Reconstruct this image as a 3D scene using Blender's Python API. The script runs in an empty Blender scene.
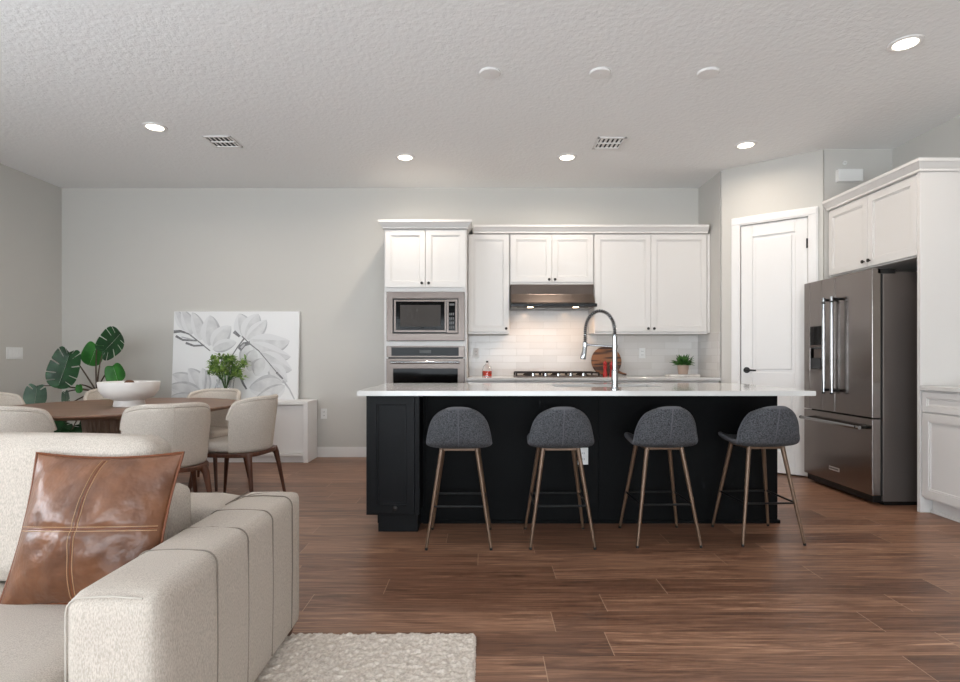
import bpy, bmesh, math, random
from mathutils import Vector, Matrix, Euler
import numpy as np
C = bpy.context.scene.collection
PI = math.pi
random.seed(7)
# ------------------------------------------------------------------ camera
H = 1.12
cam_data = bpy.data.cameras.new('camera')
cam = bpy.data.objects.new('camera', cam_data); C.objects.link(cam)
cam.location = (0, 0, H); cam.rotation_euler = (PI/2, 0, 0)
cam_data.sensor_fit = 'HORIZONTAL'; cam_data.sensor_width = 36
cam_data.lens = 36*560/960
cam_data.shift_x = -3/960; cam_data.shift_y = 17/960
cam_data.clip_start = 0.05
bpy.context.scene.camera = cam
# ------------------------------------------------------------------ view, world, lights
sc = bpy.context.scene
sc.view_settings.view_transform = 'Standard'; sc.view_settings.look = 'None'
sc.view_settings.gamma = 1; sc.view_settings.use_curve_mapping = False
sc.view_settings.exposure = -0.30
w = bpy.data.worlds.new('world'); sc.world = w; w.use_nodes = True
w.node_tree.nodes['Background'].inputs[0].default_value = (0.75, 0.86, 1.0, 1)
w.node_tree.nodes['Background'].inputs[1].default_value = 1.2

def area(name, loc, rot, sx, sy, power, col, spread=180):
    l = bpy.data.lights.new(name, 'AREA'); l.shape = 'RECTANGLE'; l.size = sx; l.size_y = sy
    l.energy = power; l.color = col; l.spread = math.radians(spread)
    o = bpy.data.objects.new(name, l); C.objects.link(o); o.location = loc; o.rotation_euler = rot
    return o
# daylight through the sliding doors behind the camera and the windows of the left wall
area('daylight_rear', (-0.6, -3.12, 1.25), (PI/2+.62, 0, 0), 6.0, 2.3, 440, (0.86, 0.94, 1.0))
area('daylight_left', (-4.70, 0.2, 1.5), (0, -PI/2-.6, 0), 1.7, 3.5, 210, (0.86, 0.93, 1.0))

# ------------------------------------------------------------------ helpers
def lin(c):
    if isinstance(c, str):
        c = [int(c[i:i+2], 16)/255 for i in (0, 2, 4)]
        c = [x/12.92 if x <= 0.04045 else ((x+0.055)/1.055)**2.4 for x in c]
    return (c[0], c[1], c[2], 1)

def mat(name, col, rough=0.5, metal=0.0, spec=0.5, bump=None, var=None, emit=None, trans=0, ior=1.45, sheen=0, coat=0, stretch=None):
    """bump = (scale, strength, distance); var = (scale, other colour)"""
    m = bpy.data.materials.new(name); m.use_nodes = True
    nt = m.node_tree; b = nt.nodes['Principled BSDF']
    b.inputs['Base Color'].default_value = lin(col)
    b.inputs['Roughness'].default_value = rough
    b.inputs['Metallic'].default_value = metal
    b.inputs['Specular IOR Level'].default_value = spec
    b.inputs['IOR'].default_value = ior
    if trans: b.inputs['Transmission Weight'].default_value = trans
    if coat: b.inputs['Coat Weight'].default_value = coat; b.inputs['Coat Roughness'].default_value = .1
    if sheen: b.inputs['Sheen Weight'].default_value = sheen; b.inputs['Sheen Roughness'].default_value = .5
    if emit:
        b.inputs['Emission Color'].default_value = lin(emit[0]); b.inputs['Emission Strength'].default_value = emit[1]
    tc = nt.nodes.new('ShaderNodeTexCoord'); vec = tc.outputs['Object']
    if stretch:
        mp = nt.nodes.new('ShaderNodeMapping'); mp.inputs['Scale'].default_value = stretch
        nt.links.new(vec, mp.inputs[0]); vec = mp.outputs[0]
    def noise(s, d=3):
        n = nt.nodes.new('ShaderNodeTexNoise'); n.inputs['Scale'].default_value = s; n.inputs['Detail'].default_value = d
        nt.links.new(vec, n.inputs['Vector']); return n
    if var:
        n = noise(var[0], 4); r = nt.nodes.new('ShaderNodeValToRGB')
        r.color_ramp.elements[0].position = .35; r.color_ramp.elements[1].position = .65
        r.color_ramp.elements[0].color = lin(col); r.color_ramp.elements[1].color = lin(var[1])
        nt.links.new(n.outputs['Fac'], r.inputs[0]); nt.links.new(r.outputs[0], b.inputs['Base Color'])
    if bump:
        n = noise(bump[0], 3); bp = nt.nodes.new('ShaderNodeBump')
        bp.inputs['Strength'].default_value = bump[1]; bp.inputs['Distance'].default_value = bump[2]
        nt.links.new(n.outputs['Fac'], bp.inputs['Height']); nt.links.new(bp.outputs[0], b.inputs['Normal'])
    return m

M = {}
M['wall'] = mat('wall_paint', 'c9c6c0', .75, bump=(160, .08, .003))
M['ceil'] = mat('ceiling_paint', 'efefee', .9, bump=(34, .5, .011))
M['trim'] = mat('trim_paint', 'e8e6e4', .4)
M['cab'] = mat('cabinet_paint', 'd9d6d3', .38)
M['black'] = mat('black_cabinet_paint', '08090a', .55, spec=.12)
M['side'] = mat('white_lacquer', 'efedeb', .35)
M['black2'] = mat('black_door_paint', '0f1012', .5, spec=.22)
M['quartz'] = mat('white_quartz', 'd2d0cd', .09, var=(3, 'cac7c3'))
M['steel'] = mat('brushed_steel', '6a615c', .36, metal=1, stretch=(1, 1, 60), bump=(20, .05, .001))
M['steelh'] = mat('hood_steel', '6a605a', .32, metal=1, stretch=(60, 1, 1), bump=(20, .05, .001))
M['fridge'] = mat('dark_steel', '8b8480', .2, metal=1, stretch=(1, 1, 40), bump=(15, .03, .001))
M['fridge_side'] = mat('fridge_side_grey', '6a635f', .35, metal=.5)
M['chrome'] = mat('chrome', '9c9c9c', .16, metal=1)
M['blk'] = mat('black_metal', '1a1a1a', .35, metal=.4)
M['knob'] = mat('dark_knob', '3c3a38', .3, metal=.8)
M['glassblk'] = mat('black_glass', '0b0a0a', .06, spec=.12)
M['screen'] = mat('oven_window', '3c3733', .4, spec=.2)
M['iron'] = mat('cast_iron', '241c18', .6)
M['plastic'] = mat('white_plastic', 'e8e8e6', .4)
M['slot'] = mat('dark_slot', '131212', .6)
M['glass'] = mat('clear_glass', 'ffffff', .02, trans=1, ior=1.45)
M['redliq'] = mat('red_liquid', 'e8412a', .2)
M['red'] = mat('red_paint', '9c1c18', .35)
M['pot'] = mat('blush_pot', 'b09a8c', .7)
M['marble'] = mat('marble', 'e6e2de', .25, var=(12, 'cfc9c4'))
M['green'] = mat('leaf_green', '24481e', .5, var=(20, '44702e'))
M['dgreen'] = mat('monstera_green', '0e3318', .38, var=(9, '1a4d24'))
M['bgreen'] = mat('monstera_bright_green', '1f5a1f', .38, var=(9, '357a2c'))
M['ggreen'] = mat('monstera_grey_green', '47604f', .4, var=(9, '5c7865'))
M['cutgreen'] = mat('cut_foliage_green', '3f6a2a', .5, var=(22, '9ab45c'))
M['stem'] = mat('stem_brown', '4a3a2c', .6)
M['soil'] = mat('soil', '2a201a', .9)
M['darkpot'] = mat('charcoal_pot', '3a3836', .6)
M['ceramic'] = mat('white_ceramic', 'e2ddd8', .55, bump=(60, .1, .002))
M['dry'] = mat('dried_pods', '6b4a36', .8)
M['fab'] = mat('linen_fabric', 'c6bbb0', .95, bump=(420, .5, .0015), var=(380, 'a99f94'), stretch=(1, 1, .35))
M['chairfab'] = mat('cream_fabric', 'd2c9be', .95, bump=(400, .4, .002), var=(330, 'bab0a5'), stretch=(1, 1, .4))
M['stoolfab'] = mat('charcoal_tweed', '252629', .95, bump=(180, .6, .003), var=(170, '5c5d61'))
M['stoolseam'] = mat('stool_seam_piping', '5a5a5e', .9)
M['seam'] = mat('seam_thread', '7a7066', .9)
M['piping'] = mat('pale_piping', 'b9b1a7', .9)
M['leather'] = mat('tan_leather', '573624', .36, var=(9, '774d33'), bump=(14, .5, .02), coat=.1)
M['thread'] = mat('cream_thread', 'a98766', .8)
M['leathere'] = mat('dark_leather_edge', '6b3a1e', .5)
M['canvas'] = mat('canvas_white', 'e9e9e9', .8)
M['g0'] = mat('painted_white_grey', 'dededf', .8)
M['g1'] = mat('painted_grey_light', 'cbcbcc', .8, var=(9, 'dcdcdc'))
M['g2'] = mat('painted_grey_mid', 'b3b3b5', .8, var=(14, 'c4c4c6'))
M['g3'] = mat('painted_grey_dark', '6c6c6e', .8, var=(30, '8f8f90'))
M['lamp'] = mat('lamp_lens', 'ffffff', .4, emit=('fff1dc', 9))
M['hoodlamp'] = mat('hood_lamp_lens', 'ffffff', .4, emit=('ffdcae', 12))
M['rubber'] = mat('gasket', '141414', .7)
M['badge'] = mat('badge_metal', 'cfcac4', .3, metal=.6)

def wood(name, c1, c2, rough=.4, axis='x', scale=6):
    m = bpy.data.materials.new(name); m.use_nodes = True
    nt = m.node_tree; b = nt.nodes['Principled BSDF']; b.inputs['Roughness'].default_value = rough
    tc = nt.nodes.new('ShaderNodeTexCoord'); mp = nt.nodes.new('ShaderNodeMapping')
    s = {'x': (1, 12, 12), 'y': (12, 1, 12), 'z': (12, 12, 1)}[axis]; mp.inputs['Scale'].default_value = s
    n = nt.nodes.new('ShaderNodeTexNoise'); n.inputs['Scale'].default_value = scale; n.inputs['Detail'].default_value = 5
    r = nt.nodes.new('ShaderNodeValToRGB'); r.color_ramp.elements[0].position = .3; r.color_ramp.elements[1].position = .7
    r.color_ramp.elements[0].color = lin(c1); r.color_ramp.elements[1].color = lin(c2)
    nt.links.new(tc.outputs['Object'], mp.inputs[0]); nt.links.new(mp.outputs[0], n.inputs[0])
    nt.links.new(n.outputs['Fac'], r.inputs[0]); nt.links.new(r.outputs[0], b.inputs['Base Color'])
    return m
M['tabletop'] = wood('walnut_table', '664a3a', '8a6852', .4, 'x', 3)
M['walnut'] = wood('walnut_leg', '45291d', '643d2b', .4, 'z', 5)
M['pedestal'] = wood('fluted_walnut', '80695a', 'a38c7b', .5, 'z', 6)
M['stoolleg'] = mat('walnut_look_metal', '66503f', .36, metal=.35)
M['board'] = _b = wood('acacia_board', '3c2114', '8a5a38', .45, 'x', 1.6); _q = [n_ for n_ in _b.node_tree.nodes if n_.type == 'VALTORGB'][0]; _q.color_ramp.elements[0].position = .46; _q.color_ramp.elements[1].position = .54

def floor_material():
    m = bpy.data.materials.new('vinyl_plank'); m.use_nodes = True
    nt = m.node_tree; N = nt.nodes; L = nt.links; b = N['Principled BSDF']
    tc = N.new('ShaderNodeTexCoord'); sx = N.new('ShaderNodeSeparateXYZ'); L.new(tc.outputs['Object'], sx.inputs[0])
    def mth(op, a, c=None, d=None):
        n = N.new('ShaderNodeMath'); n.operation = op
        for i, v in enumerate((a, c, d)):
            if v is None: continue
            if isinstance(v, (int, float)): n.inputs[i].default_value = v
            else: L.new(v, n.inputs[i])
        return n.outputs[0]
    y = mth('DIVIDE', mth('ADD', sx.outputs[1], -0.0875), 0.1835)
    row = mth('FLOOR', y); fy = mth('FRACT', y)
    wn = N.new('ShaderNodeTexWhiteNoise'); wn.noise_dimensions = '1D'; L.new(row, wn.inputs['W'])
    x = mth('ADD', mth('DIVIDE', sx.outputs[0], 1.35), mth('MULTIPLY', wn.outputs['Value'], 7.0))
    col = mth('FLOOR', x); fx = mth('FRACT', x)
    cb = N.new('ShaderNodeCombineXYZ'); L.new(row, cb.inputs[0]); L.new(col, cb.inputs[1])
    wn2 = N.new('ShaderNodeTexWhiteNoise'); wn2.noise_dimensions = '2D'; L.new(cb.outputs[0], wn2.inputs['Vector'])
    pid = wn2.outputs['Value']
    # grain
    g = N.new('ShaderNodeCombineXYZ')
    L.new(mth('ADD', mth('MULTIPLY', sx.outputs[0], 0.9), mth('MULTIPLY', pid, 37)), g.inputs[0])
    L.new(mth('MULTIPLY', sx.outputs[1], 15), g.inputs[1]); L.new(mth('MULTIPLY', pid, 19), g.inputs[2])
    n1 = N.new('ShaderNodeTexNoise'); n1.inputs['Scale'].default_value = 1.6; n1.inputs['Detail'].default_value = 6
    n1.inputs['Roughness'].default_value = .68; n1.inputs['Distortion'].default_value = 2.0; L.new(g.outputs[0], n1.inputs[0])
    n2 = N.new('ShaderNodeTexNoise'); n2.inputs['Scale'].default_value = 9; n2.inputs['Detail'].default_value = 4; L.new(g.outputs[0], n2.inputs[0])
    f = mth('ADD', mth('MULTIPLY', n1.outputs['Fac'], .80), mth('MULTIPLY', n2.outputs['Fac'], .20))
    f = mth('ADD', f, mth('MULTIPLY', mth('SUBTRACT', pid, .5), .14))
    r = N.new('ShaderNodeValToRGB'); e = r.color_ramp.elements
    e[0].position = .30; e[0].color = lin('4a3125'); e[1].position = .72; e[1].color = lin('b98f73')
    k = e.new(.45); k.color = lin('6f4d3b'); k = e.new(.58); k.color = lin('906a53')
    L.new(f, r.inputs[0])
    # seams: dark joints, plus pale lines painting the bevel highlight into the colour
    ex = mth('MINIMUM', fx, mth('SUBTRACT', 1, fx)); ey = mth('MINIMUM', fy, mth('SUBTRACT', 1, fy))
    se = mth('LESS_THAN', ex, .0013); sl = mth('LESS_THAN', ey, .011)
    mx = N.new('ShaderNodeMixRGB'); L.new(se, mx.inputs[0]); L.new(r.outputs[0], mx.inputs[1]); mx.inputs[2].default_value = lin('a5866e')
    mx2 = N.new('ShaderNodeMixRGB'); L.new(mth('MULTIPLY', sl, .55), mx2.inputs[0]); L.new(mx.outputs[0], mx2.inputs[1])
    wn3 = N.new('ShaderNodeTexNoise'); wn3.inputs['Scale'].default_value = 1.1; L.new(tc.outputs['Object'], wn3.inputs[0])
    cr = N.new('ShaderNodeValToRGB'); cr.color_ramp.elements[0].color = lin('2d1b14'); cr.color_ramp.elements[1].color = lin('b08a70')
    cr.color_ramp.elements[0].position = .42; cr.color_ramp.elements[1].position = .6
    L.new(wn3.outputs['Fac'], cr.inputs[0]); L.new(cr.outputs[0], mx2.inputs[2])
    L.new(mx2.outputs[0], b.inputs['Base Color'])
    rr = N.new('ShaderNodeMapRange'); L.new(n2.outputs['Fac'], rr.inputs[0]); rr.inputs[3].default_value = .28; rr.inputs[4].default_value = .45
    L.new(rr.outputs[0], b.inputs['Roughness'])
    bp = N.new('ShaderNodeBump'); bp.inputs['Strength'].default_value = .12; bp.inputs['Distance'].default_value = .002
    L.new(n2.outputs['Fac'], bp.inputs['Height']); L.new(bp.outputs[0], b.inputs['Normal'])
    return m

def tile_material():
    m = bpy.data.materials.new('subway_tile'); m.use_nodes = True
    nt = m.node_tree; N = nt.nodes; L = nt.links; b = N['Principled BSDF']
    tc = N.new('ShaderNodeTexCoord'); sx = N.new('ShaderNodeSeparateXYZ'); L.new(tc.outputs['Object'], sx.inputs[0])
    a = N.new('ShaderNodeMath'); a.operation = 'ADD'; L.new(sx.outputs[0], a.inputs[0]); L.new(sx.outputs[1], a.inputs[1])
    cb = N.new('ShaderNodeCombineXYZ'); L.new(a.outputs[0], cb.inputs[0]); L.new(sx.outputs[2], cb.inputs[1])
    br = N.new('ShaderNodeTexBrick'); L.new(cb.outputs[0], br.inputs[0])
    br.inputs['Scale'].default_value = 1; br.inputs['Brick Width'].default_value = .305; br.inputs['Row Height'].default_value = .0765
    br.inputs['Mortar Size'].default_value = .0016; br.inputs['Mortar Smooth'].default_value = .3
    br.inputs['Color1'].default_value = lin('dcd8d4'); br.inputs['Color2'].default_value = lin('d3cec9'); br.inputs['Mortar'].default_value = lin('c9c4be')
    L.new(br.outputs[0], b.inputs['Base Color']); b.inputs['Roughness'].default_value = .16
    bp = N.new('ShaderNodeBump'); bp.invert = True; bp.inputs['Strength'].default_value = .5; bp.inputs['Distance'].default_value = .002
    L.new(br.outputs['Fac'], bp.inputs['Height']); L.new(bp.outputs[0], b.inputs['Normal'])
    return m
M['floor'] = floor_material(); M['tile'] = tile_material()

class MB:
    def __init__(s): s.v = []; s.f = []; s.mi = []; s.k = 0; s.T = Matrix.Identity(4)
    def add(s, vs, fs):
        o = len(s.v); s.v += [tuple(s.T @ Vector(p)) for p in vs]
        s.f += [tuple(i+o for i in q) for q in fs]; s.mi += [s.k]*len(fs); return s
    def box(s, x0, y0, z0, x1, y1, z1):
        vs = [(x0, y0, z0), (x1, y0, z0), (x1, y1, z0), (x0, y1, z0), (x0, y0, z1), (x1, y0, z1), (x1, y1, z1), (x0, y1, z1)]
        return s.add(vs, [(0, 3, 2, 1), (4, 5, 6, 7), (0, 1, 5, 4), (1, 2, 6, 5), (2, 3, 7, 6), (3, 0, 4, 7)])
    def prism(s, poly, z0, z1):
        n = len(poly); vs = [(p[0], p[1], z0) for p in poly]+[(p[0], p[1], z1) for p in poly]
        return s.add(vs, [tuple(range(n))[::-1], tuple(range(n, 2*n))]+[(i, (i+1) % n, n+(i+1) % n, n+i) for i in range(n)])
    def lathe(s, prof, n=32, c=(0, 0, 0)):
        vs = []; fs = []
        for r, z in prof:
            for k in range(n):
                a = 2*PI*k/n; vs.append((c[0]+r*math.cos(a), c[1]+r*math.sin(a), c[2]+z))
        for i in range(len(prof)-1):
            for k in range(n):
                k2 = (k+1) % n; fs.append((i*n+k, i*n+k2, (i+1)*n+k2, (i+1)*n+k))
        if prof[0][0] > 1e-5: fs.append(tuple(range(n))[::-1])
        if prof[-1][0] > 1e-5: fs.append(tuple(range((len(prof)-1)*n, len(prof)*n)))
        return s.add(vs, fs)
    def cyl(s, p, q, r, r2=None, n=20): return s.tube([p, q], [r, r if r2 is None else r2], n)
    def tube(s, pts, rad, n=12, closed=False):
        pts = [Vector(p) for p in pts]; m = len(pts)
        if isinstance(rad, (int, float)): rad = [rad]*m
        vs = []; fs = []; prev = None
        for i, p in enumerate(pts):
            if closed: t = (pts[(i+1) % m]-pts[i-1]).normalized()
            else: t = (pts[min(i+1, m-1)]-pts[max(i-1, 0)]).normalized()
            if prev is None:
                a = Vector((0, 0, 1)) if abs(t.z) < .9 else Vector((1, 0, 0)); u = t.cross(a).normalized()
            else: u = (prev - t*prev.dot(t)).normalized()
            prev = u; w_ = t.cross(u)
            for k in range(n):
                a = 2*PI*k/n; vs.append(tuple(p+(u*math.cos(a)+w_*math.sin(a))*rad[i]))
        for i in range(m if closed else m-1):
            j = (i+1) % m
            for k in range(n):
                k2 = (k+1) % n; fs.append((i*n+k, i*n+k2, j*n+k2, j*n+k))
        if not closed: fs += [tuple(range(n))[::-1], tuple(range((m-1)*n, m*n))]
        return s.add(vs, fs)
    def grid(s, P, nu, nv, keep=None):
        vs = [P(i/(nu-1), j/(nv-1)) for i in range(nu) for j in range(nv)]
        fs = [(i*nv+j, (i+1)*nv+j, (i+1)*nv+j+1, i*nv+j+1) for i in range(nu-1) for j in range(nv-1) if keep is None or keep(i, j)]
        return s.add(vs, fs)
    def build(s, name, m, parent=None, smooth=False, bevel=0, seg=2, solid=0, sub=0, angle=35, off=0):
        me = bpy.data.meshes.new(name); me.from_pydata(s.v, [], s.f)
        for mm in (m if isinstance(m, (list, tuple)) else [m]): me.materials.append(mm)
        for p, k in zip(me.polygons, s.mi): p.material_index = k
        bm = bmesh.new(); bm.from_mesh(me); bmesh.ops.recalc_face_normals(bm, faces=bm.faces) if not off else None
        bm.to_mesh(me); bm.free()
        if smooth:
            me.polygons.foreach_set('use_smooth', [True]*len(me.polygons)); me.set_sharp_from_angle(angle=math.radians(angle))
        o = bpy.data.objects.new(name, me); C.objects.link(o)
        if parent: o.parent = parent
        if solid:
            k = o.modifiers.new('solid', 'SOLIDIFY'); k.thickness = solid; k.offset = 0
        if sub:
            k = o.modifiers.new('sub', 'SUBSURF'); k.levels = sub; k.render_levels = sub
        if bevel:
            k = o.modifiers.new('bevel', 'BEVEL'); k.width = bevel; k.segments = seg; k.limit_method = 'ANGLE'
        return o

def tag(o, label=None, cat=None, group=None, kind=None):
    if label: o['label'] = label
    if cat: o['category'] = cat
    if group: o['group'] = group
    if kind: o['kind'] = kind
    return o
def thing(name, label, cat, loc=(0, 0, 0), rotz=0, group=None):
    o = bpy.data.objects.new(name, None); C.objects.link(o); o.empty_display_size = .1
    o.location = loc; o.rotation_euler = (0, 0, rotz)
    return tag(o, label, cat, group)
def struct(o): o['kind'] = 'structure'; return o
def copy_tree(o, parent=None):
    c = o.copy(); C.objects.link(c); c.parent = parent
    for ch in list(o.children): copy_tree(ch, c)
    return c
def box(*a): return MB().box(*a)
def soft_box(w_, d, h, r, puff=(0, 0, 0), n=14):
    """rounded, puffed cushion centred on the origin"""
    bm = bmesh.new(); bmesh.ops.create_cube(bm, size=2)
    bmesh.ops.subdivide_edges(bm, edges=bm.edges, cuts=n, use_grid_fill=True)
    hx, hy, hz = w_/2, d/2, h/2
    for v in bm.verts:
        p = v.co.copy()
        for i in range(3):
            p[i] = math.copysign(abs(p[i])**.8, p[i]) if abs(p[i]) > 1e-6 else 0
        q = Vector((p.x*hx, p.y*hy, p.z*hz))
        c = Vector([max(-(s-r), min(s-r, q[i])) for i, s in enumerate((hx, hy, hz))])
        d_ = q-c
        if d_.length > 1e-6: q = c+d_.normalized()*r
        q.x += math.copysign(puff[0]*(1-p.y**2)*(1-p.z**2), p.x)*min(1, abs(p.x)**6)
        q.y += math.copysign(puff[1]*(1-p.x**2)*(1-p.z**2), p.y)*min(1, abs(p.y)**6)
        q.z += math.copysign(puff[2]*(1-p.y**2)*(1-p.x**2), p.z)*min(1, abs(p.z)**6)
        v.co = q
    m = MB(); m.v = [tuple(v.co) for v in bm.verts]; bm.verts.index_update()
    m.f = [tuple(v.index for v in f.verts) for f in bm.faces]; m.mi = [0]*len(m.f); bm.free()
    return m

# ------------------------------------------------------------------ room shell
XL, XR, YB, YF, ZC = -4.77, 3.77, 6.34, -3.2, 3.043
struct(box(XL-.1, YF-.1, -.1, XR+.1, YB+.1, 0).build('floor', M['floor']))
struct(box(XL-.1, YF-.1, ZC, XR+.1, YB+.1, ZC+.1).build('ceiling', M['ceil']))
struct(box(XL, YB, 0, 2.44, YB+.1, ZC).build('wall_back', M['wall']))
wl = MB()
wy0, wy1, wz0, wz1 = -1.6, 2.0, .55, 2.45
wl.box(XL-.1, YF, 0, XL, wy0, ZC); wl.box(XL-.1, wy1, 0, XL, YB, ZC)
wl.box(XL-.1, wy0, 0, XL, wy1, wz0); wl.box(XL-.1, wy0, wz1, XL, wy1, ZC)
struct(wl.build('wall_left', M['wall']))
rx0, rx1, rz1 = -3.6, 2.4, 2.5
wr = MB(); wr.box(XL, YF-.1, 0, rx0, YF, ZC); wr.box(rx1, YF-.1, 0, XR, YF, ZC); wr.box(rx0, YF-.1, rz1, rx1, YF, ZC)
struct(wr.build('wall_front', M['wall']))
struct(box(XR, YF, 0, XR+.1, 5.26, ZC).build('wall_right', M['wall']))
struct(box(2.44, 5.77, 0, 2.54, YB+.1, ZC).build('wall_pantry_side', M['wall']))
struct(box(3.145, 5.16, 0, XR, 5.26, ZC).build('wall_fridge_side', M['wall']))
# window frames and panes
def window(n, x0, x1, y0, y1, z0, z1, count, axis):
    m = MB(); f = .05; g = MB()
    def bx(mb, a0, a1, za, zb, t0, t1):
        if axis == 'x': mb.box(a0, y0+t0, za, a1, y0+t1, zb)
        else: mb.box(x0+t0, a0, za, x0+t1, a1, zb)
    a0, a1 = (x0, x1) if axis == 'x' else (y0, y1)
    bx(m, a0, a1, z0, z0+f, .02, .08); bx(m, a0, a1, z1-f, z1, .02, .08)
    st = (a1-a0)/count
    for i in range(count+1):
        c = a0+i*st; lo = c if i == 0 else c-f/2; hi = c if i == count else c+f/2
        bx(m, lo if i else c, hi if i < count else c, z0, z1, .02, .08) if 0 < i < count else bx(m, c if i == 0 else c-f, c+f if i == 0 else c, z0, z1, .02, .08)
    o = struct(m.build('window_%d' % n, M['trim']))
    bx(g, a0+f, a1-f, z0+f, z1-f, .048, .052); g.build('pane', M['glass'], o)
window(1, rx0, rx1, YF-.1, YF, 0, rz1, 3, 'x')
window(2, XL-.1, XL, wy0, wy1, wz0, wz1, 2, 'y')
# diagonal pantry wall with doorway
A = Vector((2.44, 5.73)); B = Vector((3.135, 5.16)); dlen = (B-A).length
ang = math.atan2(B.y-A.y, B.x-A.x)
TD = Matrix.Translation((A.x, A.y, 0)) @ Matrix.Rotation(ang, 4, 'Z')      # local x along the wall, local -y into the room
d0, d1, dz = .185, .775, 2.44
m = MB(); m.T = TD
m.box(0, 0, 0, d0-.02, .1, ZC); m.box(d1+.02, 0, 0, dlen, .1, ZC); m.box(d0-.02, 0, dz+.02, d1+.02, .1, ZC)
m.box(d0-.02, .09, 0, d1+.02, .1, dz+.02)
struct(m.build('wall_pantry_diagonal', M['wall']))
m = MB(); m.T = TD
for a, b in ((d0-.085, d0-.004), (d1+.004, d1+.085)):
    m.box(a, -.018, 0, b, 0, dz+.004); m.box(a+.012, -.024, 0, b-.012, -.018, dz+.004)
m.box(d0-.085, -.018, dz+.004, d1+.085, 0, dz+.085); m.box(d0-.085+.012, -.024, dz+.016, d1+.085-.012, -.018, dz+.073)
m.box(d0-.02, 0, 0, d0-.004, .09, dz+.02); m.box(d1+.004, 0, 0, d1+.02, .09, dz+.02); m.box(d0-.004, 0, dz+.004, d1+.004, .09, dz+.02)
struct(m.build('trim_1', M['trim'], bevel=.003))
door = thing('door_1', None, None); door['kind'] = 'structure'
door.matrix_world = TD
W = d1-d0
m = MB(); x0, x1 = d0+.002, d1-.002; st = .105
m.box(x0, 0.015, .012, x1, .045, dz)
m.box(x0, 0.002, .012, x0+st, .015, dz); m.box(x1-st, .002, .012, x1, .012, dz)
m.box(x0+st, .002, .012, x1-st, .012, .22); m.box(x0+st, .002, .80, x1-st, .012, .98); m.box(x0+st, .002, dz-.12, x1-st, .012, dz)
for za, zb in ((.22, .80), (.98, dz-.12)): m.box(x0+st+.03, .004, za+.03, x1-st-.03, .013, zb-.03)
m.build('door_panel', M['trim'], door, bevel=.005, seg=2)
m = MB(); m.cyl((x0+.055, .002, 1.0), (x0+.055, -.008, 1.0), .03); m.cyl((x0+.055, -.008, 1.0), (x0+.055, -.05, 1.0), .011)
m.tube([(x0+.045, -.05, 1.0), (x0+.09, -.052, 1.0), (x0+.15, -.046, .998)], [.011, .009, .008])
m.build('handle', M['blk'], door, smooth=True)
for z in (.25, 1.15, 2.15):
    box(x1-.012, -.004, z, x1+.006, .004, z+.09).build('hinge', M['blk'], door)
# baseboards
def baseboard(name, x0, y0, x1, y1, nx, ny):
    m = MB(); t = .014
    m.box(min(x0, x1+nx*t, x0+nx*t, x1), min(y0, y1, y0+ny*t, y1+ny*t), 0, max(x0, x1, x0+nx*t, x1+nx*t), max(y0, y1, y0+ny*t, y1+ny*t), .1)
    t = .008
    m.box(min(x0, x1+nx*t, x0+nx*t, x1), min(y0, y1, y0+ny*t, y1+ny*t), .1, max(x0, x1, x0+nx*t, x1+nx*t), max(y0, y1, y0+ny*t, y1+ny*t), .115)
    return struct(m.build(name, M['trim'], bevel=.002))
baseboard('baseboard_back', XL, YB, -1.02, YB, 0, -1)
baseboard('baseboard_left', XL, YF, XL, YB-.02, 1, 0)
baseboard('baseboard_right', XR, YF, XR, 2.4, -1, 0)
m = MB(); m.T = TD; m.box(.012, -.014, 0, d0-.087, 0, .1); m.box(d1+.087, -.014, 0, dlen, 0, .1)
struct(m.build('baseboard_pantry', M['trim'], bevel=.002))

# ------------------------------------------------------------------ cabinet parts
def shaker(mb, x0, z0, x1, z1, y, rail=.058, t=.02):
    """front facing -Y whose face lies at y"""
    a = x0+rail; b = x1-rail; c = z0+rail; d = z1-rail; e = .011
    frame(mb, x0, z0, x1, z1, a, c, b, d, y, y+t)
    frame(mb, a+.0003, c+.0003, b-.0003, d-.0003, a+e, c+e, b-e, d-e, y+.005, y+t-.003)
    mb.box(a+.001, y+.011, c+.001, b-.001, y+t-.002, d-.001)
    return mb
def frame(mb, x0, z0, x1, z1, a0, b0, a1, b1, y0, y1):
    o = [(x0, z0), (x1, z0), (x1, z1), (x0, z1)]; i = [(a0, b0), (a1, b0), (a1, b1), (a0, b1)]
    vs = [(p[0], y, p[1]) for y in (y0, y1) for q in (o, i) for p in q]; fs = []
    for k in range(4):
        n = (k+1) % 4; fs += [(k, n, 4+n, 4+k), (8+k, 12+k, 12+n, 8+n), (k, 8+k, 8+n, n), (4+k, 4+n, 12+n, 12+k)]
    return mb.add(vs, fs)
def knob(x, y, z, parent, T=None, m='knob'):
    k = MB()
    if T: k.T = T
    k.cyl((x, y, z), (x, y-.014, z), .005); k.lathe([(.001, 0)], 3) if 0 else None
    k.tube([(x, y-.012, z), (x, y-.016, z), (x, y-.024, z), (x, y-.027, z)], [.007, .0145, .0145, .009], 16)
    return k.build('knob', M[m], parent, smooth=True)
def cab_door(x0, z0, x1, z1, y, parent, kx=None, kz=None, T=None, m='cab', name='door'):
    mb = MB()
    if T: mb.T = T
    shaker(mb, x0, z0, x1, z1, y, .058 if z1-z0 > .3 else .04)
    o = mb.build(name, M[m], parent, bevel=.0025)
    if kx is not None: knob(kx, y, kz, o, T)
    return o
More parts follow.
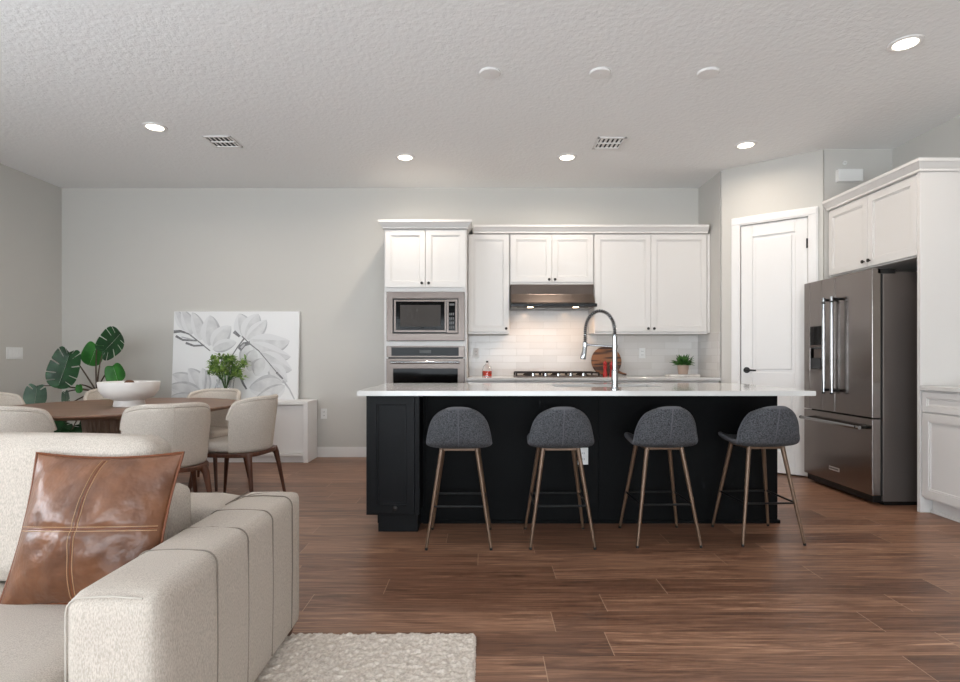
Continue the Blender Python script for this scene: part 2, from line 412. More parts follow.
def crown(mb, x0, x1, yf, yb, z, left=True, right=True):
    """stepped crown around the top front of a cabinet whose face is at yf"""
    pr = [(.002, 0), (.014, .004), (.014, .018), (.024, .030), (.046, .058), (.052, .062), (.052, .085), (-.02, .085), (-.02, 0)]
    vs = []; fs = []; n = len(pr)
    for o, zz in pr:
        L = x0-(o if left else 0); R = x1+(o if right else 0); vs += [(L, yb, z+zz), (L, yf-o, z+zz), (R, yf-o, z+zz), (R, yb, z+zz)]
    for i in range(n):
        j = (i+1) % n
        for k in range(3): fs.append((i*4+k, i*4+k+1, j*4+k+1, j*4+k))
    fs += [tuple(i*4 for i in range(n)), tuple(i*4+3 for i in range(n))]
    mb.add(vs, fs); mb.box(x0+.021, yf+.021, z+.001, x1-.021, yb, z+.08)
# oven tower
tx0, tx1, ty = -1.013, -.166, 5.73
t = thing('oven_cabinet', 'tall white cabinet tower holding the built-in microwave and wall oven', 'cabinet', (0, 0, 0))
m = MB(); ox0, ox1 = -.975, -.2
m.box(tx0, ty+.02, .1, ox0, YB-.005, 2.44); m.box(ox1, ty+.02, .1, tx1, YB-.005, 2.44)
m.box(ox0, ty+.02, 1.80, ox1, YB-.005, 2.44); m.box(ox0, ty+.02, 1.245, ox1, YB-.005, 1.293); m.box(ox0, ty+.02, .1, ox1, YB-.005, .5)
m.box(tx0+.02, ty+.09, 0, tx1-.0, YB-.005, .1); m.box(ox0, YB-.03, .5, ox1, YB-.005, 1.8)
m.build('body', M['cab'], t, bevel=.002)
mid = (tx0+tx1)/2
cab_door(tx0+.012, 1.845, mid-.002, 2.435, ty, t, mid-.035, 1.885)
cab_door(mid+.002, 1.845, tx1-.012, 2.435, ty, t, mid+.035, 1.885)
cab_door(tx0+.012, .12, tx1-.012, .48, ty, t, mid, .42, name='drawer')
m = MB(); crown(m, tx0, tx1, ty, YB-.005, 2.44); m.build('crown', M['cab'], t)
# microwave
t = thing('microwave', 'built-in stainless microwave with dark window in the cabinet tower', 'microwave', (0, 0, 1.296))
y = ty; m = MB(); m.box(ox0+.002, y+.02, 0, ox1-.002, y+.45, .5); m.build('body', M['blk'], t)
m = MB(); X0, X1, Z0, Z1 = ox0-.012, ox1+.012, 0, .5
a0, a1, b0, b1 = X0+.065, X1-.065, .075, .43
frame(m, X0, Z0, X1, Z1, a0, b0, a1, b1, y-.006, y+.02)
m.build('trim_frame', M['steel'], t, bevel=.003)
m = MB(); c = a1-.12
frame(m, a0+.012, b0+.012, c, b1-.012, a0+.033, b0+.035, c-.02, b1-.03, y-.012, y+.02)
d = m.build('door', M['steel'], t, bevel=.002)
m = MB(); m.box(a0+.033, y-.008, b0+.035, c-.02, y+.01, b1-.03); m.k = 1; m.box(a0+.075, y-.009, b0+.07, c-.06, y-.006, b1-.065)
m.build('window', [M['glassblk'], M['screen']], d)
m = MB(); m.box(c+.003, y-.010, b0+.008, a1-.008, y+.02, b1-.008); p = m.build('control_panel', M['steel'], t)
m = MB(); m.box(c+.022, y-.012, b0+.03, a1-.03, y-.009, b1-.03); m.k = 1
for i in range(3):
    for j in range(4): m.box(c+.030+i*.018, y-.0135, b0+.05+j*.045, c+.041+i*.018, y-.0115, b0+.075+j*.045)
m.box(c+.03, y-.0135, b1-.07, a1-.04, y-.0115, b1-.05)
m.build('keypad', [M['glassblk'], mat('keypad_grey', '5a5a5a', .5)], p)
# wall oven
t = thing('built_in_oven', 'stainless wall oven with towel-bar handle below the microwave', 'oven', (0, 0, .502))
m = box(ox0+.002, y+.02, 0, ox1-.002, y+.55, .74); m.build('body', M['blk'], t)
m = MB(); m.box(X0, y-.004, .625, X1, y+.02, .741); p = m.build('control_panel', M['steel'], t, bevel=.002)
m = MB(); m.box(X0+.05, y-.006, .64, X1-.06, y, .728); m.k = 1; m.box(-.65, y-.007, .668, -.53, y-.005, .70)
m.build('display', [M['glassblk'], mat('display_grey', '3a3938', .4)], p)
m = MB(); frame(m, X0, 0, X1, .612, X0+.07, .06, X1-.07, .51, y-.014, y+.02)
d = m.build('door', M['steel'], t, bevel=.002)
box(X0+.07, y-.011, .06, X1-.07, y+.015, .51).build('window', M['glassblk'], d)
m = MB(); m.cyl((X0+.05, y-.062, .575), (X1-.05, y-.062, .575), .013)
for x in (X0+.09, X1-.09): m.cyl((x, y-.014, .575), (x, y-.062, .575), .009)
m.build('handle', M['chrome'], d, smooth=True)
# upper cabinets
uy = 6.0
def upper(name, label, x0, x1, z0, z1, nd, knobs):
    t = thing(name, label, 'cabinet', (0, 0, 0))
    box(x0, uy+.02, z0, x1, YB-.005, z1).build('body', M['cab'], t, bevel=.002)
    wd = (x1-x0-.012)/nd
    for i in range(nd):
        a = x0+.006+i*wd+.0015; b = a+wd-.003
        kx = (b-.03 if knobs[i] > 0 else a+.03)
        cab_door(a, z0+.012, b, z1-.006, uy, t, kx, z0+.045 if z0 < 1.5 else z0+.04)
    box(x0, uy+.005, z0-.012, x1, uy+.025, z0).build('light_rail', M['cab'], t)
    return t
upper('upper_cabinet', 'single-door white upper cabinet between the oven tower and the hood', -.162, .285, 1.39, 2.45, 1, [1])
upper('upper_cabinet', 'short two-door white upper cabinet directly above the range hood', .289, 1.188, 1.92, 2.45, 2, [1, -1])
upper('upper_cabinet', 'wide two-door white upper cabinet to the right of the range hood', 1.192, 2.405, 1.39, 2.45, 2, [1, -1])
m = MB(); crown(m, -.1, 2.405, uy, YB-.005, 2.452, left=False, right=False); m.build('crown_moulding', M['cab'])
tag(bpy.data.objects['crown_moulding'], 'white crown moulding running along the top of the three upper cabinets', 'moulding')
box(2.407, uy+.01, 1.39, 2.437, YB-.005, 2.45).build('filler_strip', M['cab'])
tag(bpy.data.objects['filler_strip'], 'narrow white filler strip between the right upper cabinet and the pantry wall', 'filler strip')
# range hood
t = thing('range_hood', 'stainless under-cabinet range hood with two lit lamps above the cooktop', 'range hood', (0, 0, 1.66))
m = MB(); hx0, hx1 = .295, 1.182; yb = YB-.005
prof = [(6.0, .25), (5.985, .24), (5.975, .14), (5.90, .045), (5.86, .03), (5.86, 0), (yb, 0), (yb, .25)]
n = len(prof); vs = [(hx0, p[0], p[1]) for p in prof]+[(hx1, p[0], p[1]) for p in prof]
m.add(vs, [tuple(range(n)), tuple(range(n, 2*n))[::-1]]+[(i, n+i, n+(i+1) % n, (i+1) % n) for i in range(n)])
m.build('canopy', M['steelh'], t, bevel=.004)
box(hx0-.004, 5.852, -.004, hx1+.012, 5.868, .032).build('front_lip', M['blk'], t, bevel=.003)
box(.36, 5.95, -.006, 1.12, 6.28, 0).build('filter', M['knob'], t)
for x in (.50, .98):
    m = MB(); m.cyl((x, 5.91, .0), (x, 5.91, -.007), .03); m.build('lamp', M['hoodlamp'], t)
    l = bpy.data.lights.new('hood_lamp_light', 'SPOT'); l.energy = 9; l.color = (1, .66, .42); l.spot_size = 2.5; l.spot_blend = .7; l.shadow_soft_size = .03
    o = bpy.data.objects.new('hood_lamp_light', l); C.objects.link(o); o.location = (x, 5.93, 1.645); o.rotation_euler = (.35, 0, 0)
# backsplash
m = MB(); m.box(-.162, YB-.008, .921, 2.43, YB, 1.378); m.box(.289, YB-.008, 1.378, 1.188, YB, 1.655)
m.box(2.43, 5.76, .921, 2.44, YB, 1.39)
tag(m.build('tile_backsplash', M['tile']), 'glossy white subway tile backsplash behind the cooktop and counter', 'backsplash')
# back base cabinets and counter
def base(label, x0, x1, split):
    t = thing('base_cabinet', label, 'cabinet', (0, 0, 0)); f = 5.735
    m = MB(); m.box(x0, f+.02, .1, x1, YB-.01, .888); m.box(x0, f+.09, 0, x1, YB-.01, .1); m.build('body', M['cab'], t, bevel=.002)
    wd = (x1-x0)/split
    for i in range(split):
        a = x0+i*wd+.004; b = a+wd-.008
        cab_door(a, .735, b, .875, f, t, (a+b)/2, .805, name='drawer'); cab_door(a, .115, b, .725, f, t, b-.03 if i % 2 == 0 else a+.03, .68)
base('white base cabinet right beside the oven tower', -.162, .33, 1)
base('white base cabinet under the gas cooktop', .334, 1.245, 2)
base('white base cabinet under the counter beside the pantry wall', 1.249, 2.425, 2)
m = box(-.163, 5.70, .89, 2.428, YB-.001, .92); tag(m.build('kitchen_counter', M['quartz'], bevel=.003), 'white quartz counter along the back wall under the cooktop', 'countertop')
# cooktop
t = thing('gas_cooktop', 'black-grated gas cooktop with steel knobs on the back counter', 'cooktop', (.78, 6.0, .921))
box(-.44, -.25, 0, .44, .25, .012).build('tray', M['steelh'], t, bevel=.004)
for gx in (-.29, 0, .29):
    m = MB(); x0, x1 = gx-.14, gx+.14
    for yy in (-.15, -.02, .10, .23): m.box(x0, yy-.006, .038, x1, yy+.006, .052)
    for xx in (x0, gx, x1): m.box(xx-.006, -.15, .036, xx+.006, .23, .05)
    for xx in (x0, x1):
        for yy in (-.15, .23): m.box(xx-.008, yy-.008, .012, xx+.008, yy+.008, .04)
    m.build('grate', M['iron'], t)
for bx_, by_ in ((-.29, -.05), (-.29, .16), (0, .05), (.29, -.05), (.29, .16)):
    m = MB(); m.lathe([(.05, 0), (.05, .01), (.035, .016), (.035, .024), (0.001, .026)], 20, (bx_, by_, .012)); m.build('burner', M['iron'], t, smooth=True)
for i in range(5):
    m = MB(); m.lathe([(.021, 0), (.019, .03), (.001, .031)], 20, (-.26+i*.13, -.20, .012)); m.build('knob', M['chrome'], t, smooth=True)
# outlet maker
def outlet(name, label, cat, T, w_=.07, h=.115, gang=1, kind='outlet'):
    t = thing(name, label, cat); t.matrix_world = T
    box(-w_/2, -.006, -h/2, w_/2, 0, h/2).build('cover_plate', M['plastic'], t, bevel=.002)
    for g in range(gang):
        cx = (g-(gang-1)/2)*.046
        if kind == 'outlet':
            m = MB(); m.box(cx-.017, -.008, .004, cx+.017, -.004, .036); m.box(cx-.017, -.008, -.036, cx+.017, -.004, -.004)
            m.k = 1
            for zz in (.02, -.02): m.box(cx-.008, -.0085, zz-.006, cx-.005, -.0078, zz+.006); m.box(cx+.005, -.0085, zz-.006, cx+.008, -.0078, zz+.006)
            m.build('socket', [M['plastic'], M['slot']], t)
        else: box(cx-.017, -.009, -.034, cx+.017, -.004, .034).build('rocker', M['plastic'], t, bevel=.001)
    return t
Tr = Matrix.Translation
outlet('wall_outlet', 'white outlet on the tile backsplash left of the potted plant', 'outlet', Tr((1.80, YB-.008, 1.175)))
outlet('wall_outlet', 'white outlet on the tile backsplash beside the oven tower', 'outlet', Tr((-.08, YB-.008, 1.175)))
outlet('wall_outlet', 'white outlet low on the back wall right of the sideboard', 'outlet', Tr((-1.80, YB, .49)))
outlet('light_switch', 'white three-gang light switch plate on the left wall', 'light switch', Tr((XL, 5.70, 1.17)) @ Matrix.Rotation(PI/2, 4, 'Z'), .20, .12, 3, 'sw')

# ------------------------------------------------------------------ island
t = thing('kitchen_island', 'black kitchen island cabinet beneath the white quartz top', 'kitchen island', (0, 0, 0))
ix0, ix1 = -.745, 2.0
sx0, sx1, sy0, sy1 = .50, 1.25, 3.86, 4.28
m = MB(); m.box(ix0+.03, 3.80, 0, ix1-.002, 4.38, .66); m.box(ix0+.03, 3.80, .66, sx0-.012, 4.38, .888); m.box(sx1+.012, 3.80, .66, ix1-.002, 4.38, .888); m.box(sx0-.012, 3.80, .66, sx1+.012, sy0-.012, .888); m.box(sx0-.012, sy1+.012, .66, sx1+.012, 4.38, .888); m.build('body', M['black'], t)
m = MB(); m.box(ix0, 3.575, .118, -.405, 3.80, .888); m.box(-.675, 3.61, 0, -.42, 3.80, .118); m.box(ix0, 3.80, .118, ix0+.03, 4.42, .888)
m.box(ix0, 4.36, .118, ix1, 4.42, .888)
e = m.build('end_cabinet', M['black2'], t, bevel=.002)
mb = MB(); shaker(mb, -.725, .135, -.435, .875, 3.555, .05); d = mb.build('door', M['black2'], e, bevel=.002); knob(-.555, 3.556, .17, d)
m = MB(); m.box(-.405, 3.787, 0, -.385, 3.80, .888); m.box(.785, 3.792, .0, .789, 3.80, .888); m.box(-.385, 3.789, 0, ix1, 3.80, .022); m.box(ix1-.002, 3.789, 0, ix1+.012, 4.38, .022)
m.build('panel_trim', M['black'], t)
# worktop with sink cut-out
wx0, wx1, wy0_, wy1_ = -.765, 2.022, 3.40, 4.48; sx0, sx1, sy0, sy1 = .50, 1.25, 3.86, 4.28
m = MB(); m.box(wx0, wy0_, .89, sx0, wy1_, .92); m.box(sx1, wy0_, .89, wx1, wy1_, .92); m.box(sx0, wy0_, .89, sx1, sy0, .92); m.box(sx0, sy1, .89, sx1, wy1_, .92)
tag(m.build('island_worktop', M['quartz']), 'glossy white quartz worktop of the black island', 'countertop')
t = thing('sink', 'stainless undermount sink set in the island worktop', 'sink', (0, 0, 0))
m = MB(); m.box(sx0-.01, sy0-.01, .68, sx1+.01, sy0, .888); m.box(sx0-.01, sy1, .68, sx1+.01, sy1+.01, .888); m.box(sx0-.01, sy0, .68, sx0, sy1, .888); m.box(sx1, sy0, .68, sx1+.01, sy1, .888); m.box(sx0-.01, sy0-.01, .67, sx1+.01, sy1+.01, .68)
m.build('basin', M['steel'], t); m = MB(); m.lathe([(.045, 0), (.045, .003), (.02, .004)], 20, (.875, 4.07, .68)); m.build('drain', M['chrome'], t)
outlet('wall_outlet', 'white outlet on the black stool side of the island', 'outlet', Tr((.678, 3.80, .455)))
# faucet: spring pull-down
fx, fy = .84, 3.57
t = thing('spring_faucet', 'chrome spring pull-down faucet standing on the island worktop', 'faucet', (fx, fy, .92))
m = MB(); m.lathe([(.027, 0), (.027, .006), (.021, .012), (.021, .12), (.0155, .125), (.0155, .34), (.001, .34)], 24); m.build('body', M['chrome'], t, smooth=True)
m = MB(); m.tube([(.01, .02, .075), (.02, .05, .08), (.03, .085, .095)], [.009, .007, .006]); m.build('lever', M['chrome'], t, smooth=True)
arc = []
for k in range(41):
    a = PI*k/40; arc.append(Vector((-.092+.092*math.cos(a), .02*k/40, .375+.125*math.sin(a))))
path = [Vector((0, 0, .30)), Vector((0, 0, .34))]+arc+[Vector((-.184, .02, .33)), Vector((-.185, .02, .29))]
m = MB(); m.tube(path, .008, 10); m.build('hose', M['slot'], t, smooth=True)
# coil
pl = [0]
for i in range(1, len(path)): pl.append(pl[-1]+(path[i]-path[i-1]).length)
def at_len(s):
    for i in range(1, len(path)):
        if s <= pl[i]: return path[i-1].lerp(path[i], (s-pl[i-1])/(pl[i]-pl[i-1])), (path[i]-path[i-1]).normalized()
    return path[-1], (path[-1]-path[-2]).normalized()
co = []; turns = 38
for i in range(turns*10+1):
    s = pl[-1]*i/(turns*10); p, tg = at_len(s); u = Vector((0, 1, 0)); v = tg.cross(u).normalized(); u = v.cross(tg)
    a = 2*PI*i/10; co.append(p+(u*math.cos(a)+v*math.sin(a))*.0115)
m = MB(); m.tube(co, .003, 6); m.build('spring', M['chrome'], t, smooth=True)
m = MB(); m.cyl((0, 0, .272), (-.18, .018, .285), .007); m.cyl((0, 0, .262), (0, 0, .284), .019); m.cyl((-.185, .02, .272), (-.185, .02, .298), .016); m.build('support_arm', M['chrome'], t, smooth=True)
m = MB(); m.tube([(-.185, .02, .30), (-.187, .02, .27), (-.192, .02, .23), (-.198, .02, .20), (-.199, .02, .192)], [.012, .014, .016, .019, .017], 18); m.build('spray_head', M['chrome'], t, smooth=True)

# ------------------------------------------------------------------ bar stools
def make_stool():
    t = thing('bar_stool', 'x', 'bar stool', (0, 0, 0))
    # centreline: front edge of seat .. top of back
    cl = [(.205, .600), (.17, .612), (.10, .610), (0, .602), (-.09, .600), (-.15, .612), (-.19, .645), (-.213, .70), (-.228, .76), (-.238, .81), (-.242, .838)]
    hw = [.12, .158, .18, .189, .194, .194, .190, .180, .160, .128, .088]
    n = len(cl)
    def samp(arr, u):
        x = u*(n-1); i = min(int(x), n-2); f = x-i
        p0, p1, p2, p3 = arr[max(i-1, 0)], arr[i], arr[i+1], arr[min(i+2, n-1)]
        def cr(a, b, c_, d_): return .5*((2*b)+(-a+c_)*f+(2*a-5*b+4*c_-d_)*f*f+(-a+3*b-3*c_+d_)*f**3)
        if isinstance(p0, tuple): return tuple(cr(p0[k], p1[k], p2[k], p3[k]) for k in range(2))
        return cr(p0, p1, p2, p3)
    def P(u, v, off=0):
        s = 2*v-1; y_, z_ = samp(cl, u); w_ = max(samp(hw, u), .02)
        back = max(0, min(1, (u-.42)/.25)); w_ *= .955; z_ -= .011
        x = w_*math.sin(s*PI/2*.92)/math.sin(PI/2*.92)
        k = abs(s)**2.2
        return (x, y_+back*.075*k, z_+(1-back)*.022*k-.030*abs(s)**2.4*max(0, (u-.72)/.28)**1.5+off)
    m = MB(); m.grid(P, 31, 19); m.build('seat_shell', M['stoolfab'], t, smooth=True, solid=.028, sub=1, angle=180, off=1)
    edge = [P(i/60, 0) for i in range(61)]+[P(1, j/12) for j in range(1, 12)]+[P(1-i/60, 1) for i in range(61)]+[P(0, 1-j/12) for j in range(1, 12)]
    m = MB(); m.tube(edge, .0125, 8, closed=True)
    m2 = [Vector(P(.45+i/40*.55, .5))+Vector((0, -.0145, -.003)) for i in range(41)]; m.tube(m2, .003, 6)
    m.build('piping', M['stoolseam'], t, smooth=True)
    m = MB(); m.box(-.10, -.12, .566, .10, -.09, .582); m.box(-.10, .09, .566, .10, .12, .582); m.box(-.115, -.12, .566, -.09, .12, .582); m.box(.09, -.12, .566, .115, .12, .582)
    m.build('seat_frame', M['stoolleg'], t, bevel=.002)
    for sx in (-1, 1):
        for sy in (-1, 1):
            m = MB(); m.tube([(sx*.105, sy*.108, .578), (sx*.188, sy*.195, .012)], [.0135, .0085], 14)
            m.k = 1; m.tube([(sx*.188, sy*.195, .014), (sx*.1895, sy*.1965, .0)], [.009, .0085], 14)
            m.build('leg', [M['stoolleg'], M['blk']], t, smooth=True)
    m = MB(); z = .245; q = .157
    for a, b in (((-q, -.16), (q, -.16)), ((q, -.16), (q, .16)), ((q, .16), (-q, .16)), ((-q, .16), (-q, -.16))):
        m.cyl((a[0], a[1], z), (b[0], b[1], z), .006, n=10)
    m.build('footrest', M['blk'], t, smooth=True)
    return t
stool = make_stool()
for i, (x, yy, r, lb) in enumerate([(-.142, 3.46, 0, 'grey upholstered bar stool nearest the dining table, leftmost at the island'),
                                (.466, 3.47, 0, 'grey upholstered bar stool in front of the island outlet, second from the left'),
                                (1.095, 3.50, .02, 'grey upholstered bar stool in front of the faucet, third from the left'),
                                (1.722, 3.53, .05, 'grey upholstered bar stool nearest the refrigerator, rightmost at the island')]):
    o = stool if i == 0 else copy_tree(stool)
    o.location = (x, yy, 0); o.rotation_euler = (0, 0, r); tag(o, lb, 'bar stool', 'bar stools along the island')

# ------------------------------------------------------------------ things on the back counter
t = thing('glass_bottle', 'small clear bottle of red liquid on the counter by the oven tower', 'bottle', (.045, 6.10, .92))
m = MB(); m.lathe([(.054, 0), (.054, .07), (.042, .11), (.016, .135), (.015, .155), (.0135, .155), (.0145, .135), (.040, .109), (.0515, .069), (.0515, .003), (.001, .003)], 24); m.build('glass', M['glass'], t, smooth=True)
m = MB(); m.lathe([(.0505, .004), (.0505, .058), (.001, .058)], 24); m.build('liquid', M['redliq'], t, smooth=True)
m = MB(); m.lathe([(.011, .15), (.014, .158), (.014, .17), (.001, .172)], 16); m.build('stopper', M['chrome'], t, smooth=True)
# cutting board
t = thing('round_cutting_board', 'round striped wooden cutting board leaning against the backsplash', 'cutting board', (1.375, 6.21, .9205))
t.rotation_euler = (-.2, 0, 0)
m = MB(); R = .168
m.T = Tr((0, 0, R)) @ Matrix.Rotation(PI/2, 4, 'X'); m.lathe([(R-.004, -.009), (R, -.005), (R, .005), (R-.004, .009)], 56)
m.T = Matrix.Identity(4)
m.T = Tr((.10, 0, R)) @ Matrix.Rotation(-.75, 4, 'Y'); 
m.box(.0, -.008, -.02, .001, .008, .02)
m.T = Matrix.Identity(4)
bmat = M['board']
m.build('board', bmat, t, smooth=True)
m = MB(); m.tube([(.10, 0, .06), (.17, 0, .028), (.215, 0, .016)], [.02, .012, .012], 12); m.build('handle', M['board'], t, smooth=True)
nt = bmat.node_tree; nd = [n_ for n_ in nt.nodes if n_.type == 'MAPPING'][0]; nd.inputs['Rotation'].default_value = (0, .9, 0); nd.inputs['Scale'].default_value = (1.2, 1, 16)
for i, (x, s, lb) in enumerate(((1.315, 1, 'red pepper mill in front of the round cutting board, nearer the cooktop'), (1.385, .94, 'red pepper mill in front of the round cutting board, nearer the plant'))):
    m = MB(); m.lathe([(.024, 0), (.025, .02), (.018, .05), (.016, .075), (.022, .10), (.022, .112), (.013, .118), (.022, .132), (.021, .15), (.008, .162), (.007, .17), (.001, .172)], 20)
    m.v = [(a*s, b*s, c*s) for a, b, c in m.v]
    o = m.build('pepper_mill', M['red'], smooth=True); o.location = (x, 6.03, .92); tag(o, lb, 'pepper mill', 'red mills by the cutting board')
# tray and plant
t = tag(box(-.17, -.06, 0, .17, .06, .022).build('marble_tray', M['marble'], bevel=.004), 'white marble tray under the small potted plant on the back counter', 'tray'); t.location = (2.16, 6.06, .9205)
t = thing('potted_succulent', 'small leafy green plant in a blush pot on the marble tray', 'potted plant', (2.165, 6.06, .943))
m = MB(); m.lathe([(.045, 0), (.05, .005), (.062, .105), (.066, .11), (.058, .11), (.053, .09), (.001, .09)], 28); m.build('pot', M['pot'], t, smooth=True)
m = MB(); rnd = random.Random(3)
def blade(m, base, dr, L, w_):
    dr = Vector(dr).normalized(); side = dr.cross(Vector((0, 0, 1))).normalized() if abs(dr.z) < .99 else Vector((1, 0, 0))
    nn = side.cross(dr); b = Vector(base); p = []
    for s, ww, dz_ in ((0, .25, 0), (.35, 1, .04), (.7, .8, .03), (1, .05, -.06)):
        c_ = b+dr*L*s+Vector((0, 0, dz_*L)); p += [c_-side*w_*ww/2, c_+nn*w_*.18*ww, c_+side*w_*ww/2]
    m.add([tuple(q) for q in p], [(i*3+j, i*3+j+1, i*3+j+4, i*3+j+3) for i in range(3) for j in range(2)])
for k in range(90):
    a = rnd.uniform(0, 2*PI); e = rnd.uniform(.1, 1.45); r = rnd.uniform(0, .045)
    blade(m, (r*math.cos(a), r*math.sin(a), .09), (math.cos(a)*math.cos(e), math.sin(a)*math.cos(e), math.sin(e)), rnd.uniform(.085, .145), .032)
m.build('leaves', M['green'], t, smooth=True, solid=.002, off=1)

# ------------------------------------------------------------------ refrigerator (faces -X); local x along the front (toward camera), local -y into the room
TF = Tr((2.95, 5.145, 0)) @ Matrix.Rotation(-PI/2, 4, 'Z')
# local (a, b): world X = 2.95 + b, world Y = 5.07 - a
t = thing('refrigerator', 'dark stainless french-door refrigerator with bottom freezer and water dispenser', 'refrigerator'); t.matrix_world = TF
FW = .90; 
m = MB(); m.box(.004, .085, .03, FW-.004, .75, 1.775); m.k = 1; m.box(.01, .1, 0.0, FW-.01, .7, .03); m.box(.02, .02, .02, FW-.02, .1, .075)
m.box(0.0, .04, 1.76, .12, .18, 1.80); m.box(FW-.12, .04, 1.76, FW, .18, 1.80)
m.build('body', [M['fridge_side'], M['blk']], t, bevel=.003)
box(.008, .066, .07, FW-.008, .086, 1.77).build('gasket', M['rubber'], t)
hm = FW/2
dl = MB(); wa, wb, za, zb = .09, .27, 1.01, 1.40
dl.box(0, 0, .665, wa, .066, 1.80); dl.box(wb, 0, .665, hm-.002, .066, 1.80); dl.box(wa, 0, .665, wb, .066, za); dl.box(wa, 0, zb, wb, .066, 1.80)
dl = dl.build('door', M['fridge'], t, bevel=.004)
m = MB(); m.box(wa, .05, za, wb, .062, zb); m.box(wa, .002, 1.235, wb, .05, zb)
m.k = 1; m.box(wa, .0, 1.215, wb, .055, 1.235); m.box(wa, .005, za, wb, .05, za+.012); m.box(wa+.03, .02, 1.12, wb-.03, .045, 1.2)
m.build('water_dispenser', [M['glassblk'], M['steel']], dl)
dr_ = box(hm+.002, 0, .665, FW, .066, 1.80).build('door', M['fridge'], t, bevel=.004)
dw = box(0, 0, .075, FW, .066, .655).build('freezer_drawer', M['fridge'], t, bevel=.004)
for x, par in ((hm-.055, dl), (hm+.055, dr_)):
    m = MB(); m.cyl((x, -.062, .83), (x, -.062, 1.63), .0135); m.k = 1
    for z in (.85, 1.61): m.cyl((x, 0, z), (x, -.062, z), .012); m.cyl((x, -.062, z-.03), (x, -.062, z-.018), .0145)
    m.build('handle', [M['chrome'], M['blk']], par, smooth=True)
m = MB(); m.cyl((.05, -.062, .585), (FW-.05, -.062, .585), .0135); m.k = 1
for x in (.075, FW-.075): m.cyl((x, 0, .585), (x, -.062, .585), .012); m.cyl((x-.02, -.062, .585), (x-.008, -.062, .585), .0145)
m.build('handle', [M['chrome'], M['blk']], dw, smooth=True)
m = MB(); m.box(hm-.075, -.003, .175, hm+.06, 0, .205); m.k = 1
rnd = random.Random(5)
for k in range(9): m.box(hm-.067+k*.0135, -.0038, .183, hm-.059+k*.0135, -.003, .197)
m.build('badge', [M['badge'], M['slot']], dw)
# fridge surround cabinet
fxp = 3.17; near = 4.06
t = thing('refrigerator_cabinet', 'white two-door cabinet with crown and tall end panel around the refrigerator', 'cabinet')
t.matrix_world = Tr((fxp, 5.15, 0)) @ Matrix.Rotation(-PI/2, 4, 'Z')
DW = 5.15-near
m = MB(); m.box(0, .02, 1.86, DW-.03, .598, 2.47); m.build('body', M['cab'], t, bevel=.002)
m = MB(); m.box(DW-.03, -.0, 0, DW, .598, 2.47); m.build('end_panel', M['cab'], t, bevel=.002)
hh = (DW-.03)/2
cab_door(.012, 1.872, hh-.002, 2.455, 0, t, hh-.035, 1.92); cab_door(hh+.002, 1.872, DW-.036, 2.455, 0, t, hh+.035, 1.92)
m = MB(); crown(m, 0, DW, 0, .598, 2.47, left=False, right=True); 
m.build('crown', M['cab'], t)
# right base cabinets toward the camera
def rbase(label, ya, yb_):
    t = thing('base_cabinet', label, 'cabinet'); t.matrix_world = Tr((fxp+.004, ya, 0)) @ Matrix.Rotation(-PI/2, 4, 'Z')
    L = ya-yb_
    m = MB(); m.box(0, .02, .105, L, .585, .888); m.box(0.0, .08, 0, L, .585, .105); m.box(0, .066, 0, L, .08, .022); m.build('body', M['cab'], t, bevel=.002)
    cab_door(.004, .735, L-.004, .875, 0, t, L/2, .805, name='drawer'); cab_door(.004, .12, L/2-.002, .725, 0, t, L/2-.03, .68); cab_door(L/2+.002, .12, L-.004, .725, 0, t, L/2+.03, .68)
rbase('white base cabinet on the right wall beside the refrigerator panel', near-.006, near-.92)
rbase('white base cabinet on the right wall, farther from the refrigerator', near-.924, near-1.7)
tag(box(fxp-.012, near-1.72, .89, XR-.002, near-.006, .92).build('side_counter', M['quartz'], bevel=.003), 'white counter on the right wall in front of the refrigerator panel', 'countertop')

# ------------------------------------------------------------------ ceiling fixtures
def downlight(x, y_, label, pw=14):
    t = thing('ceiling_downlight', label, 'ceiling light', (x, y_, ZC), 0, 'recessed ceiling lights')
    m = MB(); m.lathe([(.095, 0), (.093, -.006), (.075, -.010), (.066, -.006), (.066, -.001)], 36); m.build('trim_ring', M['trim'], t, smooth=True)
    m = MB(); m.cyl((0, 0, -.0015), (0, 0, -.005), .066, n=32); m.build('lens', M['lamp'], t)
    l = bpy.data.lights.new('downlight_lamp', 'AREA'); l.shape = 'DISK'; l.size = .13; l.energy = pw; l.color = (1, .88, .76); l.spread = math.radians(165)
    o = bpy.data.objects.new('downlight_lamp', l); C.objects.link(o); o.location = (x, y_, ZC-.012)
downlight(-2.73, 4.66, 'lit round recessed light above the dining table')
downlight(-.746, 5.36, 'lit round recessed light in front of the oven tower')
downlight(.804, 5.36, 'lit round recessed light in front of the range hood')
downlight(2.37, 5.05, 'lit round recessed light in front of the pantry door', 9)
downlight(2.58, 3.42, 'lit round recessed light nearest the camera, above the right counter')
for x, lb in ((.047, 'blank white round ceiling cover, leftmost of three above the island'), (.788, 'blank white round ceiling cover, middle of three above the island'), (1.515, 'blank white round ceiling cover, rightmost of three above the island')):
    t = thing('ceiling_cover_plate', lb, 'ceiling cover', (x, 3.77, ZC), 0, 'blank round covers over the island')
    m = MB(); m.lathe([(.072, 0), (.072, -.008), (.066, -.014), (.001, -.016)], 32); m.build('disc', M['trim'], t, smooth=True)
    m = MB(); m.lathe([(.005, -.0155), (.004, -.018), (.001, -.0185)], 10); m.build('screw', M['plastic'], t)
